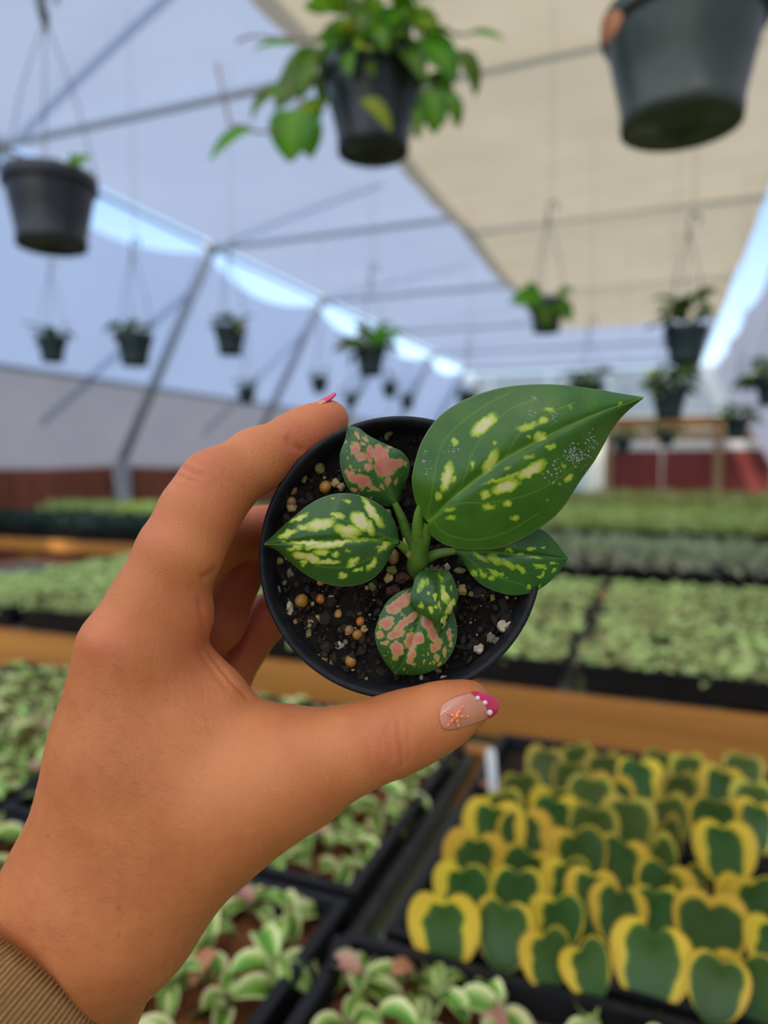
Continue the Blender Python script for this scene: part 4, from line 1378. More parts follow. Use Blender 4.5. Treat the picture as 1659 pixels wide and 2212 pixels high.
def held_leaf(mid, left, right, deps, curl, m, blots, veins=(), nu=170, nh=70, seed=0, rib=0.9, groove=0.5, speck=0.0, wave=0.6, label=None):
    """blade from base to tip; deps: depth in mm along the midrib; curl: mm the two edges fall back"""
    Mi, Le, Ri = resample(mid, nu), resample(left, nu), resample(right, nu)
    u = np.linspace(0, 1, nu)
    dm = np.interp(u, np.linspace(0, 1, len(deps)), deps)
    k = np.ones(15) / 15
    dm = np.convolve(np.pad(dm, 7, mode='edge'), k, 'valid')
    vv = np.linspace(-1, 1, 2 * nh + 1)
    X = np.empty((nu, len(vv)))
    Y = np.empty_like(X)
    D = np.empty_like(X)
    for j, v in enumerate(vv):
        E_ = Le if v < 0 else Ri
        P = Mi + (E_ - Mi) * abs(v)
        X[:, j], Y[:, j] = P[:, 0], P[:, 1]
        env = np.sin(np.pi * np.clip(u, 0.02, 0.98)) ** 0.6
        D[:, j] = dm + env * (curl[0 if v < 0 else 1] * abs(v) ** 1.6 - groove * (1 - math.exp(-(v / 0.10) ** 2)) + wave * 0.5 * math.sin(2.2 * v) * np.sin(9 * u + seed) * abs(v))
    nz = lambda s, sd: vnoise(X / s + 300, Y / s + 300, sd) - 0.5
    wx, wy = X + 6 * nz(9, 11 + seed) + 3 * nz(4, 31), Y + 6 * nz(9, 12 + seed) + 3 * nz(4, 32)
    B = np.zeros_like(X)
    for bl in blots:
        cx, cy, rx, ry, ang = bl[:5]
        amp = bl[5] if len(bl) > 5 else 1.0
        ca, sa = math.cos(math.radians(ang)), math.sin(math.radians(ang))
        dx, dy = wx - cx, wy - cy
        q = np.sqrt(((dx * ca + dy * sa) / rx) ** 2 + ((-dx * sa + dy * ca) / ry) ** 2)
        soft = min(0.55, 5.5 / min(rx, ry))
        B = np.maximum(B, amp * np.clip((1.0 + soft - q) / (2 * soft), 0, 1))
    if speck:
        s = vnoise(X / 5 + 700, Y / 5 + 700, 77 + seed)
        B = np.maximum(B, speck * np.clip((s - 0.80) / 0.1, 0, 1) * (np.abs(vv)[None] < 0.93))
    ribd = seg_dist(X, Y, mid)
    VN = np.exp(-(ribd / (1.2 + 5.0 * (1 - u[:, None]) ** 1.5)) ** 2) * rib
    for pl in veins:
        pl = resample(pl, 24)
        VN = np.maximum(VN, 0.45 * np.exp(-(seg_dist(X, Y, pl) / 1.7) ** 2))
    ED = np.clip((np.abs(vv)[None] - (1 - 0.018)) / 0.012, 0, 1) * np.ones_like(X) * 0.7
    V = np.stack([(X - CXP) / FPX * D, (Y - CYP) / FPX * D, D], -1).reshape(-1, 3)
    F = grid_faces(nu, len(vv))
    uv = np.stack([np.broadcast_to((vv + 1) / 2, X.shape), np.broadcast_to(u[:, None], X.shape)], -1).reshape(-1, 2)
    o = obj_cam('leaf', V, F, m, plant, True, uv, {'blotch': B.ravel(), 'vein': VN.ravel(), 'edge': ED.ravel()})
    sd = o.modifiers.new('thickness', 'SOLIDIFY')
    sd.thickness = 0.00040
    sd.offset = 0
    if label:
        o['label'] = label
    return o, (X, Y, D)


Z7 = lambda L: [(850 + x / 2.0507, 600 + y / 2.0507, max(a / 2.0507, 2.2), max(b_ / 2.0507, 2.2)) + tuple(r) for x, y, a, b_, *r in L]
Z2 = lambda L: [(500 + x / 1.8033, 820 + y / 1.8033, max(a / 1.8033, 2.2), max(b_ / 1.8033, 2.2)) + tuple(r) for x, y, a, b_, *r in L]
ZC = lambda L: [(550 + x / 5.027, 860 + y / 5.027, a / 5.027, b_ / 5.027) + tuple(r) for x, y, a, b_, *r in L]
ZD = lambda L: [(780 + x / 3.607, 1180 + y / 3.607, a / 3.607, b_ / 3.607) + tuple(r) for x, y, a, b_, *r in L]

A_mid = [(924, 1128), (971, 1081), (1027, 1036), (1088, 992), (1154, 956), (1221, 923), (1304, 887), (1389, 859)]
A_up = [(924, 1128), (912, 1112), (900, 1088), (892, 1055), (891, 1029), (899, 990), (913, 951), (938, 912), (967, 885), (1006, 863), (1055, 845), (1104, 835), (1162, 831), (1216, 833), (1289, 842), (1338, 851), (1389, 859)]
A_dn = [(924, 1128), (925, 1142), (932, 1155), (960, 1175), (999, 1185), (1032, 1187), (1077, 1183), (1115, 1169), (1160, 1144), (1199, 1114), (1226, 1081), (1254, 1036), (1282, 997), (1304, 959), (1326, 920), (1354, 888), (1389, 859)]
A_bl = Z7([(400, 655, 62, 27, -38), (268, 727, 16, 15, 0, 0.6), (238, 880, 56, 19, -78), (268, 890, 13, 17, 0, 0.6), (200, 965, 15, 22, 0, 0.6), (430, 815, 52, 24, -60, 0.75), (350, 832, 11, 19, 0, 0.6), (450, 735, 9, 13, 0, 0.5),
           (610, 850, 60, 21, -30), (495, 925, 55, 24, -18), (405, 960, 21, 20, 0, 0.7), (648, 705, 23, 20, -30, 0.75), (695, 748, 23, 12, -15, 0.55), (590, 660, 50, 15, -15, 0.55), (660, 635, 23, 18, -20, 0.6), (690, 583, 23, 12, 0, 0.45),
           (600, 705, 11, 11, 0, 0.5), (775, 885, 20, 14, -35, 0.75), (750, 833, 11, 11, 0, 0.5), (735, 910, 9, 7, 0, 0.5), (505, 1000, 22, 13, 0, 0.7), (420, 1015, 28, 14, -10, 0.6), (250, 1025, 23, 12, -15, 0.5), (255, 1063, 19, 10, 0, 0.5),
           (537, 1062, 21, 12, -15, 0.6), (600, 793, 28, 12, -5, 0.42), (505, 843, 20, 10, -20, 0.4), (480, 892, 85, 9, -14, 0.5), (1000, 560, 16, 8, -30, 0.45), (680, 985, 13, 7, 0, 0.4), (780, 575, 10, 16, 0, 0.3), (530, 880, 60, 9, -35, 0.5)])
A_vn = [[(925, 1125), (994, 1050), (1020, 980), (1055, 927), (1104, 883), (1152, 866)], [(922, 1120), (933, 1068), (948, 980), (977, 931), (1045, 878), (1100, 850)], [(930, 1128), (986, 1088), (1055, 1085), (1123, 1073), (1182, 1048), (1230, 1014), (1270, 960)],
        [(935, 1120), (960, 1150), (1020, 1165), (1090, 1150), (1160, 1110)], [(1090, 990), (1120, 940), (1180, 895), (1240, 870)]]
leafA, gA = held_leaf(A_mid, A_up, A_dn, [188.5, 183, 181, 180, 180, 181, 183, 186], (5.0, 6.5), M['leaf_a'], A_bl, A_vn, 240, 110, 1, 0.85, 0.8, 0.0, 0.8, 'large glossy green leaf with cream flecks and water drops')
B_mid = [(861, 1172), (811, 1167), (750, 1167), (666, 1169), (571, 1176)]
B_up = [(861, 1172), (858, 1150), (852, 1128), (838, 1106), (811, 1085), (777, 1071), (738, 1066), (700, 1074), (666, 1092), (633, 1119), (600, 1149), (571, 1176)]
B_dn = [(861, 1172), (852, 1182), (840, 1205), (822, 1233), (799, 1253), (766, 1264), (727, 1265), (689, 1255), (655, 1236), (622, 1208), (600, 1189), (571, 1176)]
B_bl = Z2([(345, 563, 54, 19, -10), (280, 573, 18, 10, 0, 0.8), (222, 600, 36, 11, -20, 0.85), (262, 540, 34, 9, -25, 0.8), (452, 478, 16, 8, 10, 0.7), (548, 518, 60, 14, 55), (500, 552, 42, 26, 50), (535, 575, 30, 16, 60, 0.8), (450, 588, 46, 18, 12, 0.9),
           (410, 530, 26, 10, 20, 0.8), (460, 610, 30, 10, 10), (300, 637, 60, 10, 2), (370, 648, 60, 11, -6), (420, 636, 44, 10, -12), (520, 622, 70, 7, -3, 0.5), (250, 655, 26, 8, 0, 0.8), (310, 655, 20, 8, 0, 0.8), (350, 672, 30, 10, -5, 0.8),
           (270, 684, 28, 13, 10, 0.9), (312, 696, 34, 14, 22), (375, 708, 42, 9, 0, 0.9), (283, 713, 16, 9, 0, 0.8), (405, 678, 16, 9, 0, 0.8), (455, 665, 12, 6, 0, 0.5), (473, 710, 26, 13, -38, 0.9), (547, 718, 25, 11, -52, 0.9), (490, 742, 18, 8, -20, 0.8),
           (432, 763, 17, 11, -10, 0.75), (592, 652, 24, 11, -42, 0.85), (210, 628, 12, 4, 0, 0.6), (232, 655, 10, 5, 0, 0.6), (395, 462, 12, 5, 0, 0.4), (330, 545, 9, 6, 0, 0.5), (570, 650, 14, 5, 0, 0.5)])
held_leaf(B_mid, B_up, B_dn, [193, 188, 186.5, 187, 190.5], (3.5, 3.5), M['leaf_b'], B_bl, [[(850, 1168), (790, 1140), (720, 1120), (650, 1135)], [(850, 1178), (800, 1205), (740, 1225), (680, 1222)]], 190, 80, 2, 0.6, 0.7, 0.0, 0.7, 'leaf with dense cream flecks pointing at the gripping fingers')
Cm = [(856, 1092), (838, 1055), (810, 1010), (780, 962), (752, 920)]
C_l = [(856, 1092), (828, 1092), (800, 1086), (772, 1073), (752, 1052), (740, 1023), (735, 995), (737, 975), (746, 951), (752, 920)]
C_r = [(856, 1092), (860, 1081), (867, 1058), (878, 1036), (884, 1014), (883, 997), (868, 977), (848, 967), (817, 953), (793, 940), (775, 926), (752, 920)]
C_bl = ZC([(1090, 550, 45, 52, 0), (1150, 640, 50, 42, 0), (1250, 600, 33, 76, 0), (1345, 590, 55, 70, 0), (1360, 740, 55, 100, -10), (1420, 640, 30, 80, 10), (1500, 720, 95, 52, -18), (1440, 790, 70, 45, 0, 0.8), (1180, 900, 80, 62, 10), (1060, 860, 62, 45, 40), (1000, 800, 22, 30, 0),
           (1110, 420, 18, 45, -25, 0.6), (1200, 445, 45, 22, 40, 0.55), (1000, 485, 15, 20, 0, 0.5), (1170, 505, 25, 20, 0, 0.7), (1450, 890, 28, 48, 0, 0.8), (1290, 970, 70, 20, 10, 0.6), (1080, 990, 36, 20, 20, 0.65), (1630, 715, 18, 26, 0, 0.7), (1470, 535, 30, 20, 0, 0.65),
           (1140, 785, 20, 20, 0, 0.5), (1055, 750, 16, 42, -20, 0.45), (1540, 900, 18, 45, 20, 0.5), (1240, 750, 42, 44, 0, 0.7), (1010, 650, 10, 26, 0, 0.35), (1390, 960, 14, 40, -40, 0.5), (1270, 1070, 18, 16, 0, 0.4)])
held_leaf(Cm, C_l, C_r, [195, 192, 190.5, 191, 194], (3.0, 3.0), M['leaf_c'], C_bl, [], 150, 60, 3, 0.45, 0.6, 0.4, 0.5, 'pink-flecked leaf pointing up beside the index fingertip')
Dm = [(980, 1190), (1050, 1192), (1110, 1197), (1170, 1201), (1226, 1206)]
D_u = [(980, 1190), (990, 1165), (1020, 1140), (1065, 1126), (1115, 1125), (1163, 1141), (1183, 1153), (1203, 1174), (1226, 1206)]
D_d = [(980, 1190), (994, 1203), (1005, 1219), (1021, 1244), (1043, 1264), (1071, 1277), (1104, 1285), (1138, 1282), (1165, 1272), (1188, 1255), (1210, 1230), (1226, 1206)]
D_bl = ZD([(880, 210, 28, 18, 55), (935, 80, 65, 16, 35), (1050, 105, 60, 24, 30), (1150, 140, 55, 22, 32), (1245, 178, 46, 20, 42), (1040, 205, 56, 16, 30), (1020, 240, 24, 20, 0), (940, 205, 42, 15, 50), (1385, 155, 40, 19, 0), (1240, 60, 26, 12, 0), (1330, 15, 30, 15, 0),
           (1150, 30, 26, 12, 0), (1300, 312, 15, 18, 0), (1485, 135, 18, 10, 0), (1385, 232, 20, 12, 0), (1415, 215, 12, 16, 0), (1500, 187, 20, 10, -20), (1350, 92, 50, 7, 5), (1412, 10, 14, 10, 0), (1090, 215, 16, 10, 0), (1430, 175, 14, 10, 0), (1130, 245, 9, 7, 0), (1530, 140, 8, 6, 0), (1388, 308, 8, 6, 0)])
held_leaf(Dm, D_u, D_d, [197.5, 193.5, 191, 190.5, 191.5], (0.5, 2.0), M['leaf_d'], D_bl, [[(1000, 1196), (1060, 1240), (1130, 1262)]], 150, 60, 4, 0.6, 0.6, 0.0, 0.6, 'lime-flecked leaf half under the large leaf')
Em = [(926, 1278), (912, 1310), (900, 1360), (880, 1410), (853, 1455)]
E_l = [(926, 1278), (900, 1270), (877, 1273), (855, 1284), (835, 1302), (822, 1327), (813, 1352), (810, 1371), (815, 1396), (824, 1416), (838, 1438), (853, 1455)]
E_r = [(926, 1278), (950, 1284), (968, 1302), (979, 1323), (985, 1344), (987, 1368), (982, 1396), (971, 1418), (957, 1435), (938, 1446), (913, 1455), (885, 1457), (853, 1455)]
E_bl = ZD([(340, 400, 62, 22, -25), (300, 455, 70, 36, -20), (240, 490, 40, 30, 0), (390, 560, 62, 22, -42), (200, 600, 42, 44, 0), (150, 690, 28, 28, 0, 0.7), (330, 600, 80, 24, -38), (270, 685, 60, 30, -20), (185, 755, 30, 16, -20, 0.7), (510, 590, 32, 55, -15), (555, 680, 32, 55, -20),
           (600, 760, 26, 40, 0, 0.8), (565, 790, 26, 32, 0), (682, 690, 17, 46, 0, 0.8), (690, 768, 15, 16, 0, 0.6), (655, 820, 13, 36, 0, 0.65), (590, 870, 20, 22, 0, 0.6), (560, 905, 13, 15, 0, 0.55), (615, 915, 14, 14, 0, 0.55), (495, 900, 11, 17, 0, 0.55), (530, 912, 8, 15, 0, 0.5),
           (280, 800, 48, 52, 0), (268, 870, 25, 26, 0, 0.6), (385, 740, 40, 60, 0), (400, 840, 27, 46, 0, 0.9), (450, 720, 42, 36, 30), (380, 888, 22, 18, 0, 0.6), (410, 912, 18, 15, 0, 0.55), (205, 830, 8, 8, 0, 0.4), (330, 950, 8, 10, 0, 0.4), (515, 835, 11, 11, 0, 0.5), (155, 640, 12, 10, 0, 0.5), (240, 560, 16, 14, 0, 0.6)])
held_leaf(Em, E_l, E_r, [198.5, 194.5, 193, 193, 195.5], (2.0, 2.0), M['leaf_e'], E_bl, [], 150, 66, 5, 0.55, 0.6, 0.35, 0.4, 'round salmon-flecked leaf lying above the thumb')
Fm = [(944, 1232), (946, 1268), (950, 1300), (952, 1335), (946, 1372)]
F_l = [(944, 1232), (915, 1234), (899, 1246), (892, 1268), (887, 1288), (894, 1306), (910, 1325), (928, 1337), (941, 1349), (946, 1372)]
F_r = [(944, 1232), (965, 1232), (977, 1246), (985, 1268), (989, 1286), (984, 1306), (972, 1327), (961, 1350), (946, 1372)]
F_bl = ZD([(470, 300, 22, 48, 20, 0.5), (510, 280, 18, 30, 0, 0.45), (465, 465, 20, 26, 0, 0.75), (550, 490, 17, 28, -20, 0.85), (580, 465, 12, 16, 0, 0.7), (575, 395, 13, 28, 0, 0.65), (612, 470, 12, 48, 0, 0.75), (650, 380, 22, 62, -15, 0.8), (525, 370, 14, 14, 0, 0.5), (440, 340, 12, 28, 10, 0.5),
           (690, 470, 20, 56, 25, 0.95), (645, 590, 12, 50, 12, 0.95), (620, 250, 14, 40, -20, 0.4), (700, 330, 12, 30, 0, 0.4)])
held_leaf(Fm, F_l, F_r, [197.5, 191.5, 190, 190, 192], (2.0, 2.5), M['leaf_b'], F_bl, [], 120, 50, 6, 0.5, 0.7, 0.0, 0.4, 'small torn leaf with a pale folded tip over the salmon-flecked leaf')

M['stem'] = simple('pale_green_stem', (0.13, 0.25, 0.03), (0.07, 0.17, 0.02), 220, 0.4, 0.5)
M['sheath'] = simple('papery_sheath', (0.42, 0.34, 0.16), (0.30, 0.28, 0.10), 300, 0.6, 0.3)


def tube_cam(name, pts, rad, m, n=14, k=14):
    P = resample([C3(*p) for p in pts], k)
    r = np.interp(np.linspace(0, 1, k), np.linspace(0, 1, len(rad)), rad)
    T = np.gradient(P, axis=0)
    T /= np.linalg.norm(T, axis=1)[:, None]
    a = np.cross(T, [0.3, 0.1, 1.0])
    a /= np.linalg.norm(a, axis=1)[:, None]
    b_ = np.cross(T, a)
    th = np.linspace(0, 2 * math.pi, n, endpoint=False)
    V = (P[:, None] + r[:, None, None] * (a[:, None] * np.cos(th)[None, :, None] + b_[:, None] * np.sin(th)[None, :, None])).reshape(-1, 3)
    F = []
    for i in range(k - 1):
        for j in range(n):
            F.append((i * n + j, i * n + (j + 1) % n, (i + 1) * n + (j + 1) % n, (i + 1) * n + j))
    return obj_cam(name, V, F, m, plant)


tube_cam('stem', [(901, 1240, 205), (903, 1215, 200), (906, 1185, 196), (906, 1150, 192)], [3.0, 3.2, 2.5, 1.9], M['stem'])
tube_cam('rolled_leaf', [(903, 1160, 193), (903, 1125, 190), (906, 1098, 188), (908, 1076, 187)], [1.9, 1.6, 1.2, 0.2], M['stem'])
tube_cam('petiole', [(912, 1185, 196), (921, 1155, 192), (926, 1127, 188.8)], [1.7, 1.5, 1.2], M['stem'])
tube_cam('petiole', [(892, 1200, 199), (876, 1186, 196), (858, 1172, 193.2)], [1.5, 1.3, 1.0], M['stem'])
tube_cam('petiole', [(893, 1185, 199), (880, 1155, 198), (868, 1120, 196), (852, 1085, 194.6)], [1.7, 1.5, 1.3, 0.9], M['stem'])
tube_cam('petiole', [(912, 1212, 201), (945, 1196, 199), (984, 1190, 197.7)], [1.7, 1.4, 1.0], M['stem'])
tube_cam('petiole', [(908, 1235, 204), (918, 1262, 202), (926, 1280, 198.7)], [1.4, 1.1, 0.8], M['stem'])
tube_cam('petiole', [(912, 1228, 203), (930, 1230, 200), (945, 1236, 197.6)], [1.3, 1.0, 0.7], M['stem'])
tube_cam('sheath', [(872, 1162, 195), (878, 1186, 196), (893, 1210, 199)], [0.3, 1.2, 0.9], M['sheath'])

# crumbs of soil on the torn leaf, drops of water on the large one
r = np.random.default_rng(44)
Vs, Fs = [], []
for k in range(46):
    c0 = C3(941 + r.normal(0, 11), 1234 + r.normal(0, 6), 197.2 + r.uniform(-0.8, 0.3))
    Vs.append(ICO * (1 + 0.3 * r.uniform(-1, 1, (12, 1))) * r.uniform(0.25, 0.75) + c0)
    Fs.append(ICF + 12 * k)
tag(obj_cam('soil_clump', np.concatenate(Vs), np.concatenate(Fs), simple('clump_soil', (0.06, 0.032, 0.022), (0.13, 0.08, 0.06), 900, 0.8, 0.4), plant, False), kind='stuff')
m, nt, out = new_mat('water')
p = pbsdf(nt, out, (0.9, 0.95, 0.9), 0.06, 0.6)
tr_ = nt.nodes.new('ShaderNodeBsdfTransparent')
mx = nt.nodes.new('ShaderNodeMixShader')
gl_ = nt.nodes.new('ShaderNodeBsdfGlossy')
gl_.inputs['Roughness'].default_value = 0.12
mx.inputs[0].default_value = 0.16
nt.links.new(tr_.outputs[0], mx.inputs[1])
nt.links.new(gl_.outputs[0], mx.inputs[2])
nt.links.new(mx.outputs[0], out.inputs[0])
M['water'] = m
X, Y, D = gA
Vs, Fs, k = [], [], 0
spots = [(1155, 861, 8, 5, 16), (1150, 893, 9, 6, 12), (1195, 900, 12, 8, 12), (1245, 985, 26, 26, 110), (1200, 1020, 22, 20, 30), (980, 975, 16, 12, 10), (920, 1000, 12, 40, 16), (1275, 955, 12, 18, 26)]
half = SV1[SV1[:, 2] <= 1e-6 + 0.2]
for cx, cy, sx, sy, n in spots:
    for q in range(n):
        x, y = cx + r.normal(0, sx * 0.6), cy + r.normal(0, sy * 0.6)
        i = np.argmin((X - x) ** 2 + (Y - y) ** 2)
        if (X.ravel()[i] - x) ** 2 + (Y.ravel()[i] - y) ** 2 > 9:
            continue
        c0 = C3(x, y, D.ravel()[i] - 0.30)
        s = r.uniform(0.08, 0.30)
        Vs.append(SV1 * np.array([s * r.uniform(0.8, 1.6), s * r.uniform(0.8, 1.4), s * 0.45]) + c0)
        Fs.append(SF1 + len(SV1) * k)
        k += 1
tag(obj_cam('water_drops', np.concatenate(Vs), np.concatenate(Fs), M['water'], plant, True), kind='stuff')


# ------------------------------------------------------------------ the hand (one continuous skin, grown from tapered bones)
def rcone(P, a, b, r1, r2):
    ba = (b - a).astype(np.float32)
    q = P - a.astype(np.float32)
    t = np.clip((q @ ba) / float(ba @ ba), 0, 1)
    q = q - t[..., None] * ba
    return np.sqrt(np.einsum('...i,...i', q, q)) - (r1 + t * (r2 - r1)).astype(np.float32)


def smin(a, b, k):
    h = np.maximum(k - np.abs(a - b), 0) / np.float32(k)
    return np.minimum(a, b) - h * h * np.float32(k * 0.25)


# bones: pixel, depth in mm, flesh radius in mm; then how softly each joins
PALM=[ # (pts, k)
 ([(10,2370,196,24.5),(192,1975,192,21.5)],10),        # forearm
 ([(20,2380,210,24),(200,1990,207,20.5)],14),
 ([(196,1950,190,20.5),(243,1640,186,14.2),(280,1402,185,10.8)],16),  # index metacarpal
 ([(205,1950,204,19),(250,1640,201,12.5),(272,1425,202,10)],14),
 ([(215,1950,215,17),(262,1650,215,12.5),(298,1450,219,9.6)],14),
 ([(235,1950,222,16),(288,1660,229,12.5),(338,1480,233,9.2)],14),
 ([(285,1925,190,19.5),(470,1770,187,16.6),(630,1668,187,13.2)],16),  # thumb metacarpal
 ([(300,1700,190,16.5),(430,1640,189,14),(545,1634,189,10.2)],16),      # web body
 ([(290,1560,189,14.5),(380,1520,190,11.5),(458,1512,191,8.6)],13),
 ([(285,1440,187,11.2),(394,1330,189,8.3)],9),                        # index base pad
 ([(330,1440,192,10),(415,1462,194,6.5)],9),
 ([(300,1600,212,14),(430,1560,214,12)],14),                       # palm flesh behind
 ([(320,1790,208,17),(470,1710,206,12.5)],14),
]
FINGERS={
 'index':([(284,1388,185,10.7),(330,1290,186,9.7),(388,1192,188,10.5),(430,1110,190,10.0),(470,1050,193,9.6),(556,994,202,8.5),(636,951,208.5,7.3),(674,930,211,7.0),(710,908,213,6.1)],7),
 'thumb':([(560,1700,186,13.3),(650,1660,185,12.5),(760,1618,186,10.7),(850,1587,187,9.9),(905,1566,188,9.0),(960,1543,188.5,7.9),(1008,1521,189,6.5)],9),
 'middle':([(288,1425,204,9.8),(420,1215,212,9.0),(470,1165,217,8.6),(570,1150,228,7.8),(630,1130,240,7)],6),
 'ring':([(320,1450,219,9.6),(465,1345,224,8.6),(545,1185,236,7.6),(600,1150,242,7.2),(640,1140,250,6.5)],6),
 'pinky':([(350,1490,232,9),(482,1470,234,8.0),(580,1330,242,7.0),(630,1290,252,6)],6),
}


def chain_d(P, pts, k=3.0):
    d = None
    for p, q in zip(pts[:-1], pts[1:]):
        x = rcone(P, C3(*p[:3]), C3(*q[:3]), p[3], q[3])
        d = x if d is None else smin(d, x, k)
    return d


def field(P):
    P = np.asarray(P, np.float32)
    palm = None
    for pts, k in PALM:
        x = chain_d(P, pts)
        palm = x if palm is None else smin(palm, x, k)
    tot = palm
    for n, (pts, k) in FINGERS.items():
        tot = np.minimum(tot, smin(palm, chain_d(P, pts, 4.0), k))
    return tot


def surface_nets(f,org,h):
    # f: (nx,ny,nz); returns verts, quads
    s=f<0
    nx,ny,nz=f.shape
    c=np.zeros((nx-1,ny-1,nz-1),np.int8)
    acc=np.zeros((nx-1,ny-1,nz-1,3),np.float32); cnt=np.zeros((nx-1,ny-1,nz-1),np.float32)
    corners=[(i,j,k) for i in(0,1) for j in(0,1) for k in(0,1)]
    def sl(o): return tuple(slice(o[a],o[a]+n-1) for a,n in enumerate((nx,ny,nz)))
    edges=[(a,b) for a in corners for b in corners if sum(b)-sum(a)==1 and all(b[i]>=a[i] for i in range(3))]
    for a,b in edges:
        fa=f[sl(a)];fb=f[sl(b)]
        m=(fa<0)!=(fb<0)
        t=np.where(m,fa/np.where(m,fa-fb,1),0)
        for ax in range(3):
            acc[...,ax]+=np.where(m,a[ax]+t*(b[ax]-a[ax]),0)
        cnt+=m
    act=cnt>0
    idx=-np.ones(act.shape,np.int64); I=np.argwhere(act); idx[act]=np.arange(len(I))
    V=(I+acc[act]/cnt[act][:,None])*h+org
    quads=[]
    for ax in range(3):
        o=[0,0,0];o[ax]=1
        A=[slice(1,-1)]*3;B=[slice(1,-1)]*3
        A[ax]=slice(0,-1);B[ax]=slice(1,None)
        sa=s[tuple(A)];sb=s[tuple(B)]
        m=np.argwhere(sa!=sb); flip=sa[sa!=sb]
        base=m.copy()
        for a2 in range(3):
            if a2!=ax: base[:,a2]+=1
        u,v=[(1,2),(2,0),(0,1)][ax]
        def g(du,dv):
            q=base.copy(); q[:,u]-=du; q[:,v]-=dv
            return idx[q[:,0],q[:,1],q[:,2]]
        Q=np.stack([g(1,1),g(0,1),g(0,0),g(1,0)],1)
        Q[~flip]=Q[~flip][:,::-1]
        quads.append(Q)
    return V,np.concatenate(quads)


def build_hand(h=0.8, B=8):
    org = np.array([-128, -42, 160.])
    nb = np.ceil((np.array([48, 160., 266.]) - org) / (h * B)).astype(int)
    n = nb * B
    bc = np.stack(np.meshgrid(*[np.arange(k) for k in nb], indexing='ij'), -1)
    cen = (org + (bc + 0.5) * B * h - 0.5 * h).reshape(-1, 3)
    fc = field(cen)
    f = np.repeat(np.repeat(np.repeat(np.sign(fc).reshape(tuple(nb)).astype(np.float32) * 9, B, 0), B, 1), B, 2)
    act = np.argwhere((np.abs(fc) < B * h * 0.87 + 1.5).reshape(tuple(nb)))
    loc = np.stack(np.meshgrid(*[np.arange(B)] * 3, indexing='ij'), -1)
    for s in range(0, len(act), 400):
        q = act[s:s + 400]
        idx = q[:, None, None, None, :] * B + loc[None]
        f[idx[..., 0], idx[..., 1], idx[..., 2]] = field(org + idx * h)
    f[0] = f[-1] = 1
    f[:, 0] = f[:, -1] = 1
    f[:, :, 0] = f[:, :, -1] = 1
    V, Q = surface_nets(f, org, h)
    # relax the lattice steps
    E_ = np.concatenate([Q[:, [0, 1]], Q[:, [1, 2]], Q[:, [2, 3]], Q[:, [3, 0]]])
    deg = np.bincount(E_.ravel(), minlength=len(V)).astype(float)
    for it in range(6):
        A = np.zeros_like(V)
        for c_ in range(3):
            A[:, c_] = np.bincount(E_[:, 0], V[E_[:, 1], c_], len(V)) + np.bincount(E_[:, 1], V[E_[:, 0], c_], len(V))
        A /= np.maximum(deg, 1)[:, None]
        V = V + (A - V) * (0.55 if it % 2 == 0 else -0.50)
    return V, Q


HV, HQ = build_hand()
fn_ = np.cross(HV[HQ[:, 2]] - HV[HQ[:, 0]], HV[HQ[:, 3]] - HV[HQ[:, 1]])
HN = np.zeros_like(HV)
for c_ in range(4):
    for k in range(3):
        HN[:, k] += np.bincount(HQ[:, c_], fn_[:, k], len(HV))
HN /= np.linalg.norm(HN, axis=1)[:, None] + 1e-9
eps = 0.5
gr = np.stack([field(HV[:2000] + np.eye(3)[k] * eps) - field(HV[:2000] - np.eye(3)[k] * eps) for k in range(3)], 1)
if np.mean(np.sum(gr * HN[:2000], 1)) < 0:
    HN = -HN
    HQ = HQ[:, ::-1]
HX, HY = CXP + FPX * HV[:, 0] / HV[:, 2], CYP + FPX * HV[:, 1] / HV[:, 2]
facing = np.clip(-np.sum(HN * HV, 1) / np.linalg.norm(HV, axis=1) * 4, 0, 1)
near = HV[:, 2] < 214
disp = np.zeros(len(HV))
# skin folds: polyline, width px, depth mm
FOLDS = [
    ([(858, 1545), (863, 1584), (867, 1615), (868, 1655)], 4.5, 0.38), ([(842, 1560), (838, 1590), (846, 1640)], 5, 0.28), ([(822, 1600), (822, 1635), (832, 1672)], 5, 0.25), ([(880, 1560), (884, 1600), (882, 1640)], 5, 0.16),
    ([(800, 1590), (800, 1640), (808, 1690)], 5, 0.14), ([(395, 1008), (415, 1022), (436, 1028)], 4, 0.28), ([(386, 1028), (408, 1036), (424, 1040)], 4, 0.25), ([(402, 990), (424, 1002), (446, 1010)], 4, 0.20), ([(378, 1048), (398, 1054)], 4, 0.15),
    ([(622, 948), (632, 962), (650, 972)], 6, 0.45), ([(444, 1396), (470, 1432), (502, 1472), (535, 1505)], 5, 0.35), ([(430, 1400), (455, 1440), (490, 1485)], 7, 0.25), ([(465, 1232), (455, 1240), (440, 1246)], 6, 0.5),
    ([(560, 1560), (530, 1590), (505, 1620)], 6, 0.18), ([(590, 1552), (570, 1585), (548, 1615)], 6, 0.18), ([(432, 1300), (440, 1345), (446, 1390)], 6, 0.25),
]
for pl, w, dp in FOLDS:
    disp -= 1.5 * dp * np.exp(-(seg_dist(HX, HY, pl) / w) ** 2) * facing * near
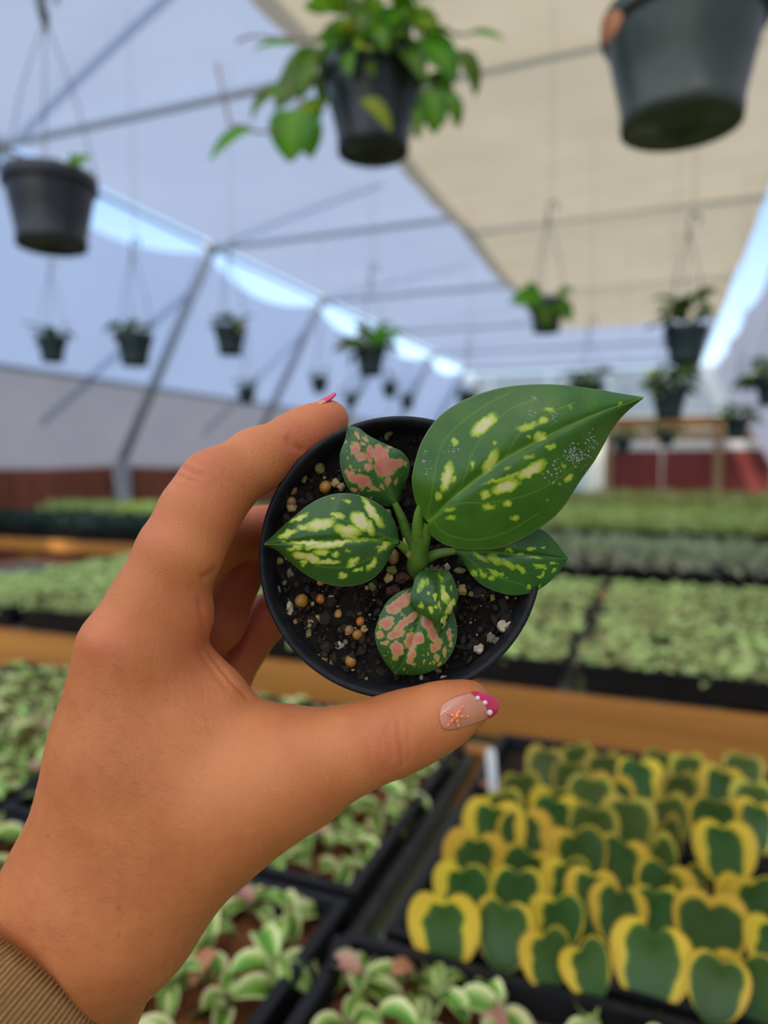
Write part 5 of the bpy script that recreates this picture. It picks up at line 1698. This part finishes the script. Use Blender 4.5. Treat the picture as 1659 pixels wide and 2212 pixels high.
# knuckles and tendons
for x, y, w, dp in ((205, 1392, 34, 0.9), (425, 1010, 28, 0.5), (268, 1470, 30, -0.25), (335, 1130, 40, -0.25), (855, 1570, 30, 0.2)):
    disp += dp * np.exp(-((HX - x) ** 2 + (HY - y) ** 2) / (w * w)) * near
HV2 = HV + HN * disp[:, None]
red = np.zeros(len(HV))
for x, y, w, a in ((222, 1400, 60, 0.4), (410, 1015, 45, 0.5), (660, 960, 60, 0.7), (840, 1620, 60, 0.45), (715, 905, 50, 0.5), (330, 1140, 60, 0.35), (990, 1500, 60, 0.35), (520, 1350, 110, 0.7), (540, 1150, 60, 0.6), (100, 1700, 60, 0.2), (450, 1300, 50, 0.4), (930, 1620, 40, 0.3)):
    red = np.maximum(red, a * np.exp(-((HX - x) ** 2 + (HY - y) ** 2) / (w * w)))
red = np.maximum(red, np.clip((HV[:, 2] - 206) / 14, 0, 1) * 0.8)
pale = np.zeros(len(HV))
for x, y, w, a in ((480, 1640, 130, 0.6), (420, 1180, 70, 0.5), (560, 1000, 50, 0.35), (700, 1590, 80, 0.5), (490, 1450, 50, 0.5), (930, 1500, 60, 0.5)):
    pale = np.maximum(pale, a * np.exp(-((HX - x) ** 2 + (HY - y) ** 2) / (w * w)))
mole = np.zeros(len(HV))
for x, y, w in ((258, 1958, 2.6), (104, 1805, 2.0), (507, 1960, 0.1), (256, 2018, 2.2)):
    mole = np.maximum(mole, np.exp(-((HX - x) ** 2 + (HY - y) ** 2) / (w * w * 2)))

m, nt, out = new_mat('skin')
n1 = noise(nt, 70, 6, 0.6)
c1 = ramp(nt, n1, [(0.30, (0.52, 0.158, 0.050)), (0.70, (0.63, 0.215, 0.072))])
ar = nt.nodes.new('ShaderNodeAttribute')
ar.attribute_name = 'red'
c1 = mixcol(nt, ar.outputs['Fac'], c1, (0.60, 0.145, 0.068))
ap = nt.nodes.new('ShaderNodeAttribute')
ap.attribute_name = 'pale'
c1 = mixcol(nt, ap.outputs['Fac'], c1, (0.74, 0.285, 0.100))
am = nt.nodes.new('ShaderNodeAttribute')
am.attribute_name = 'mole'
c1 = mixcol(nt, am.outputs['Fac'], c1, (0.16, 0.05, 0.02))
fine = noise(nt, 900, 5, 0.65, stretch=(1.0, 1.0, 0.35))
vor = nt.nodes.new('ShaderNodeTexVoronoi')
vor.feature = 'DISTANCE_TO_EDGE'
vor.inputs['Scale'].default_value = 1300
tc = nt.nodes.new('ShaderNodeTexCoord')
nt.links.new(tc.outputs['Object'], vor.inputs['Vector'])
ad = nt.nodes.new('ShaderNodeMath')
ad.operation = 'MULTIPLY_ADD'
ad.inputs[1].default_value = 0.7
nt.links.new(vor.outputs['Distance'], ad.inputs[0])
nt.links.new(fine, ad.inputs[2])
p = pbsdf(nt, out, c1, 0.50, 0.40, bump(nt, ad.outputs[0], 0.50, 0.00045))
p.inputs['Subsurface Weight'].default_value = 0.22
p.inputs['Subsurface Radius'].default_value = (1.0, 0.35, 0.18)
p.inputs['Subsurface Scale'].default_value = 0.0022
M['skin'] = m

person = tag(empty('person', cam2world(C3(60, 2260, 200)[None])[0]), 'hand in a tan ribbed sleeve with pink-tipped nails gripping the small black pot', 'person')
obj_cam('hand', HV2, HQ, M['skin'], person, True, None, {'red': red, 'pale': pale, 'mole': mole})


# fine arm hair, short strokes lying along the skin
M['hair'] = simple('arm_hair', (0.34, 0.14, 0.055), (0.24, 0.095, 0.035), 200, 0.6, 0.3)
hr = np.random.default_rng(91)
okv = np.where((facing > 0.55) & (HX < 470) & (HY > 1440) & (HY < 2215) & (HV[:, 2] < 200))[0]
pick = hr.choice(okv, 750, replace=False)
Vs, Fs = [], []
for k, i in enumerate(pick):
    dirv = np.array([-0.82 + hr.normal(0, 0.18), -0.38 + hr.normal(0, 0.18), 0.0])
    n_ = HN[i]
    dirv -= n_ * (dirv @ n_)
    dirv /= np.linalg.norm(dirv)
    sd_ = np.cross(n_, dirv)
    L, w = hr.uniform(1.4, 3.0), 0.020
    b0 = HV2[i]
    pts = [b0, b0 + dirv * L * 0.5 + n_ * 0.22, b0 + dirv * L + n_ * 0.20]
    for q_, wq in zip(pts, (w, w * 0.8, w * 0.15)):
        Vs += [q_ + sd_ * wq, q_ - sd_ * wq * 0.5 + n_ * wq, q_ - sd_ * wq * 0.5 - n_ * wq]
    o9 = k * 9
    for s_ in (0, 3):
        for a_ in range(3):
            b_ = (a_ + 1) % 3
            Fs.append((o9 + s_ + a_, o9 + s_ + b_, o9 + s_ + 3 + b_, o9 + s_ + 3 + a_))
tag(obj_cam('arm_hair', np.array(Vs), np.array(Fs), M['hair'], person, True), kind='stuff')


# nails -------------------------------------------------------------
def skin_depth(px, py):
    """where the line of sight meets the skin"""
    px, py = np.asarray(px, float), np.asarray(py, float)
    d = np.full(px.shape, 165.0)
    for _ in range(60):
        P = np.stack([(px - CXP) / FPX * d, (py - CYP) / FPX * d, d], -1)
        d = d + np.maximum(field(P), 0.0) * 0.9
    P = np.stack([(px - CXP) / FPX * d, (py - CYP) / FPX * d, d], -1)
    return d, field(P) < 0.3


gx, gy = np.meshgrid(np.linspace(955, 1045, 24), np.linspace(1500, 1585, 20))
gd, ok = skin_depth(gx, gy)
ok &= gd < 214
bx = lambda x, y: np.stack([np.ones_like(x), (x - 1000) / 50, (y - 1540) / 40, ((x - 1000) / 50) ** 2, ((x - 1000) / 50) * ((y - 1540) / 40), ((y - 1540) / 40) ** 2], -1)
cf = np.linalg.lstsq(bx(gx[ok], gy[ok]), gd[ok], rcond=None)[0]
cf[3] = min(cf[3], 1.2)
nail_d = lambda x, y: bx(np.asarray(x, float), np.asarray(y, float)) @ cf


def nail_patch(name, left, right, m, parent, off, n=26, k=14, thick=0.35, dome=0.30):
    A, B_ = resample(left, n), resample(right, n)
    s = np.linspace(0, 1, k)
    P = A[:, None] * (1 - s)[None, :, None] + B_[:, None] * s[None, :, None]
    d = nail_d(P[..., 0], P[..., 1]) - off - dome * (1 - (2 * s - 1) ** 2)[None]
    V = np.stack([(P[..., 0] - CXP) / FPX * d, (P[..., 1] - CYP) / FPX * d, d], -1).reshape(-1, 3)
    o = obj_cam(name, V, grid_faces(n, k), m, parent)
    sd = o.modifiers.new('thickness', 'SOLIDIFY')
    sd.thickness = thick * 0.001
    sd.offset = -1
    return o


def glossy(name, c, rough=0.12, **kw):
    m, nt, out = new_mat(name)
    col = ramp(nt, noise(nt, 300, 3), [(0.3, c), (0.7, tuple(x * 0.92 for x in c))])
    p = pbsdf(nt, out, col, rough, 0.5)
    p.inputs['Coat Weight'].default_value = 0.6
    p.inputs['Coat Roughness'].default_value = 0.08
    return m


M['nail'] = glossy('nude_nail', (0.66, 0.255, 0.15), 0.25)
M['nail_pink'] = glossy('hot_pink_polish', (0.72, 0.012, 0.12), 0.15)
M['nail_white'] = glossy('white_polish', (0.85, 0.72, 0.70), 0.25)
M['nail_orange'] = glossy('orange_polish', (0.90, 0.22, 0.06), 0.25)
N_up = [(950, 1543), (953, 1526), (964, 1513), (982, 1504), (1004, 1498), (1026, 1496), (1046, 1500)]
N_dn = [(950, 1543), (952, 1562), (962, 1576), (984, 1577), (1010, 1570), (1036, 1561), (1057, 1551)]
nail = nail_patch('nail', N_up, N_dn, M['nail'], person, 0.22)
nail['label'] = 'nude thumb nail'
T_up = [(1018, 1495), (1030, 1494), (1044, 1498), (1058, 1503), (1070, 1509), (1077, 1519)]
T_dn = [(1022, 1500), (1036, 1510), (1048, 1524), (1054, 1538), (1055, 1552), (1067, 1548)]
tipp = nail_patch('nail_tip', [(1018, 1494), (1034, 1495), (1052, 1500), (1068, 1507), (1077, 1518), (1078, 1529)], [(1022, 1500), (1038, 1511), (1049, 1526), (1055, 1541), (1057, 1553), (1073, 1541)], M['nail_pink'], nail, 0.45)
tipp['label'] = 'hot pink nail tip'


def on_nail(px, py, off):
    d = float(nail_d(px, py)) - off
    return C3(px, py, d)


for x, y, r_ in ((1032, 1508, 4.8), (1048, 1518, 5.0), (1058, 1539, 6.0)):
    o = obj_cam('polish_dot', SV1 * np.array([r_, r_, r_ * 0.5]) / 7.7 + on_nail(x, y, 0.92), SF1, M['nail_white'], nail)
# starfish: five tapering arms
ctr = (986, 1548)
arms = [(1000, 1525), (1013, 1547), (990, 1569), (967, 1567), (967, 1540)]
Vs = [on_nail(ctr[0], ctr[1], 1.25)]
ring = []
for i, (ax_, ay_) in enumerate(arms):
    dx, dy = ax_ - ctr[0], ay_ - ctr[1]
    L = math.hypot(dx, dy)
    nx_, ny_ = -dy / L, dx / L
    nxt = arms[(i + 1) % 5]
    ring += [(ctr[0] + dx * 0.62 - nx_ * 4.0, ctr[1] + dy * 0.62 - ny_ * 4.0), (ax_ - nx_ * 2.4, ay_ - ny_ * 2.4), (ax_ + nx_ * 2.4, ay_ + ny_ * 2.4), (ctr[0] + dx * 0.62 + nx_ * 4.0, ctr[1] + dy * 0.62 + ny_ * 4.0)]
    mx_, my_ = (ax_ + nxt[0]) / 2 - ctr[0], (ay_ + nxt[1]) / 2 - ctr[1]
    ml = math.hypot(mx_, my_)
    ring.append((ctr[0] + mx_ / ml * 7.0, ctr[1] + my_ / ml * 7.0))
Vs += [on_nail(x, y, 0.95) for x, y in ring] + [on_nail(x, y, 0.35) for x, y in ring]
n = len(ring)
F = [(0, 1 + i, 1 + (i + 1) % n, 1 + (i + 1) % n) for i in range(n)]
me = bpy.data.meshes.new('starfish')
Wv = cam2world(np.array(Vs)) - parent_world(nail)
me.from_pydata([tuple(v) for v in Wv], [], [(0, 1 + (i + 1) % n, 1 + i) for i in range(n)] + [(1 + i, 1 + (i + 1) % n, 1 + n + (i + 1) % n, 1 + n + i) for i in range(n)])
me.materials.append(M['nail_orange'])
sf = link('starfish', me, nail)
sf['label'] = 'raised orange starfish nail decoration'
for i, (ax_, ay_) in enumerate(arms):
    for f_ in (0.45, 0.95):
        x, y = ctr[0] + (ax_ - ctr[0]) * f_, ctr[1] + (ay_ - ctr[1]) * f_
        obj_cam('polish_dot', SV1 * np.array([1.5, 1.5, 1.2]) / 7.7 + on_nail(x, y, 1.12), SF1, M['nail_white'], nail)
obj_cam('polish_dot', SV1 * np.array([2.0, 2.0, 1.2]) / 7.7 + on_nail(ctr[0] + 2, ctr[1] - 2, 1.3), SF1, M['nail_white'], nail)

# index nail, seen nearly edge on
ia, ib = C3(*FINGERS['index'][0][-2][:3]), C3(*FINGERS['index'][0][-1][:3])
ax1 = (ib - ia) / np.linalg.norm(ib - ia)
dors = np.array([-0.25, -0.93, 0.10])
dors -= ax1 * (dors @ ax1)
dors /= np.linalg.norm(dors)
sdv = np.cross(ax1, dors)


def index_patch(name, t0, t1, m, parent, r0, lift):
    V = []
    ts, ph_ = np.linspace(t0, t1, 12), np.linspace(-0.85, 0.85, 14)
    for t in ts:
        for a in ph_:
            rr = np.interp(t, [0, 9], [6.95, 6.05]) + r0
            w = 1.0 if t < 7 else max(0.25, math.sqrt(max(0.0, 1 - ((t - 7) / 7) ** 2)))
            V.append(ia + ax1 * t + (dors * math.cos(a * w) + sdv * math.sin(a * w)) * (rr + lift * 0.0))
    o = obj_cam(name, np.array(V), grid_faces(12, 14), m, parent)
    sd = o.modifiers.new('thickness', 'SOLIDIFY')
    sd.thickness = 0.0005
    sd.offset = 0
    return o


n2 = index_patch('nail', 0.0, 7.5, M['nail'], person, 0.15, 0)
n2['label'] = 'nude index finger nail'
t2 = index_patch('nail_tip', 7.2, 11.5, M['nail_pink'], n2, 0.20, 0)
t2['label'] = 'hot pink nail tip'

# sleeve ------------------------------------------------------------
m, nt, out = new_mat('tan_rib_knit')
uv = nt.nodes.new('ShaderNodeUVMap')
mp = nt.nodes.new('ShaderNodeMapping')
mp.inputs['Scale'].default_value = (1, 1, 1)
nt.links.new(uv.outputs[0], mp.inputs[0])
wv = nt.nodes.new('ShaderNodeTexWave')
wv.wave_type = 'BANDS'
wv.bands_direction = 'Y'
wv.inputs['Scale'].default_value = 26
wv.inputs['Distortion'].default_value = 3.0
wv.inputs['Detail'].default_value = 2
wv.inputs['Detail Scale'].default_value = 30
nt.links.new(mp.outputs[0], wv.inputs['Vector'])
fz = noise(nt, 1400, 5, 0.7)
ad = nt.nodes.new('ShaderNodeMath')
ad.operation = 'ADD'
nt.links.new(wv.outputs['Fac'], ad.inputs[0])
nt.links.new(fz, ad.inputs[1])
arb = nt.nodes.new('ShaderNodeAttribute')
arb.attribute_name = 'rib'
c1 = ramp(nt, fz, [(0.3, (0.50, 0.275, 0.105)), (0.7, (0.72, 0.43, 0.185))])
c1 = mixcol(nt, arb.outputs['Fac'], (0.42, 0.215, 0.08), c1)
pbsdf(nt, out, c1, 0.95, 0.1, bump(nt, ad.outputs[0], 0.6, 0.0006))
M['knit'] = m
cc = np.array([-95.0, 139.4, 203.0]) * 0.965
e1 = np.array([22.0, 18.0, 0.0]) / 30.5 * 0.965
e2 = np.array([-11.0, 34.4, 36.0]) / 36.0 * 0.965
axd = np.array([-0.5, 0.6, -0.35])
axd /= np.linalg.norm(axd)
NRIB, SUB, NT = 150, 8, 80
na_ = NRIB * SUB
ph_ = np.linspace(0, 2 * math.pi, na_, endpoint=False)
rib = 0.5 + 0.5 * np.cos(ph_ * NRIB)
V, UVs, RB = [], [], []
for t in np.linspace(0, 1, NT):
    L = t * 230
    rr = 1 + 0.30 * t + (rib ** 0.7 - 1) * 0.016 + 0.0035 * (nrg.uniform(-1, 1, na_))
    edge = -0.05 * math.exp(-t * 110)
    q = cc + e1 * ((30.5) * (rr + edge) * np.cos(ph_))[:, None] + e2 * ((36.0) * (rr + edge) * np.sin(ph_))[:, None] + axd * (L + 0.35 * rib * (t < 0.008) * -1)[:, None]
    V.append(q)
    UVs.append(np.stack([ph_ / 6.2832 * 4, np.full(na_, t * 5.2)], 1))
    RB.append(rib)
for L, sc in ((1.0, 0.915), (20.0, 0.90)):
    V.append(cc + e1 * (30.5 * sc * np.cos(ph_))[:, None] + e2 * (36.0 * sc * np.sin(ph_))[:, None] + axd * L)
    UVs.append(np.stack([ph_ / 6.2832 * 4, np.full(na_, 0.01)], 1))
    RB.append(rib * 0.5)
order = [NT + 1, NT] + list(range(NT))
V = np.concatenate([V[i] for i in order])
UVs = np.concatenate([UVs[i] for i in order])
RB = np.concatenate([RB[i] for i in order])
F = []
k = len(order)
ii = (np.arange(k - 1)[:, None] * na_ + np.arange(na_)[None])
jj = (np.arange(k - 1)[:, None] * na_ + (np.arange(na_)[None] + 1) % na_)
F = np.stack([ii, ii + na_, jj + na_, jj], -1).reshape(-1, 4)
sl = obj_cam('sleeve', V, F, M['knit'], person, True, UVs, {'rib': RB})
sl['label'] = 'tan rib-knit sleeve cuff'
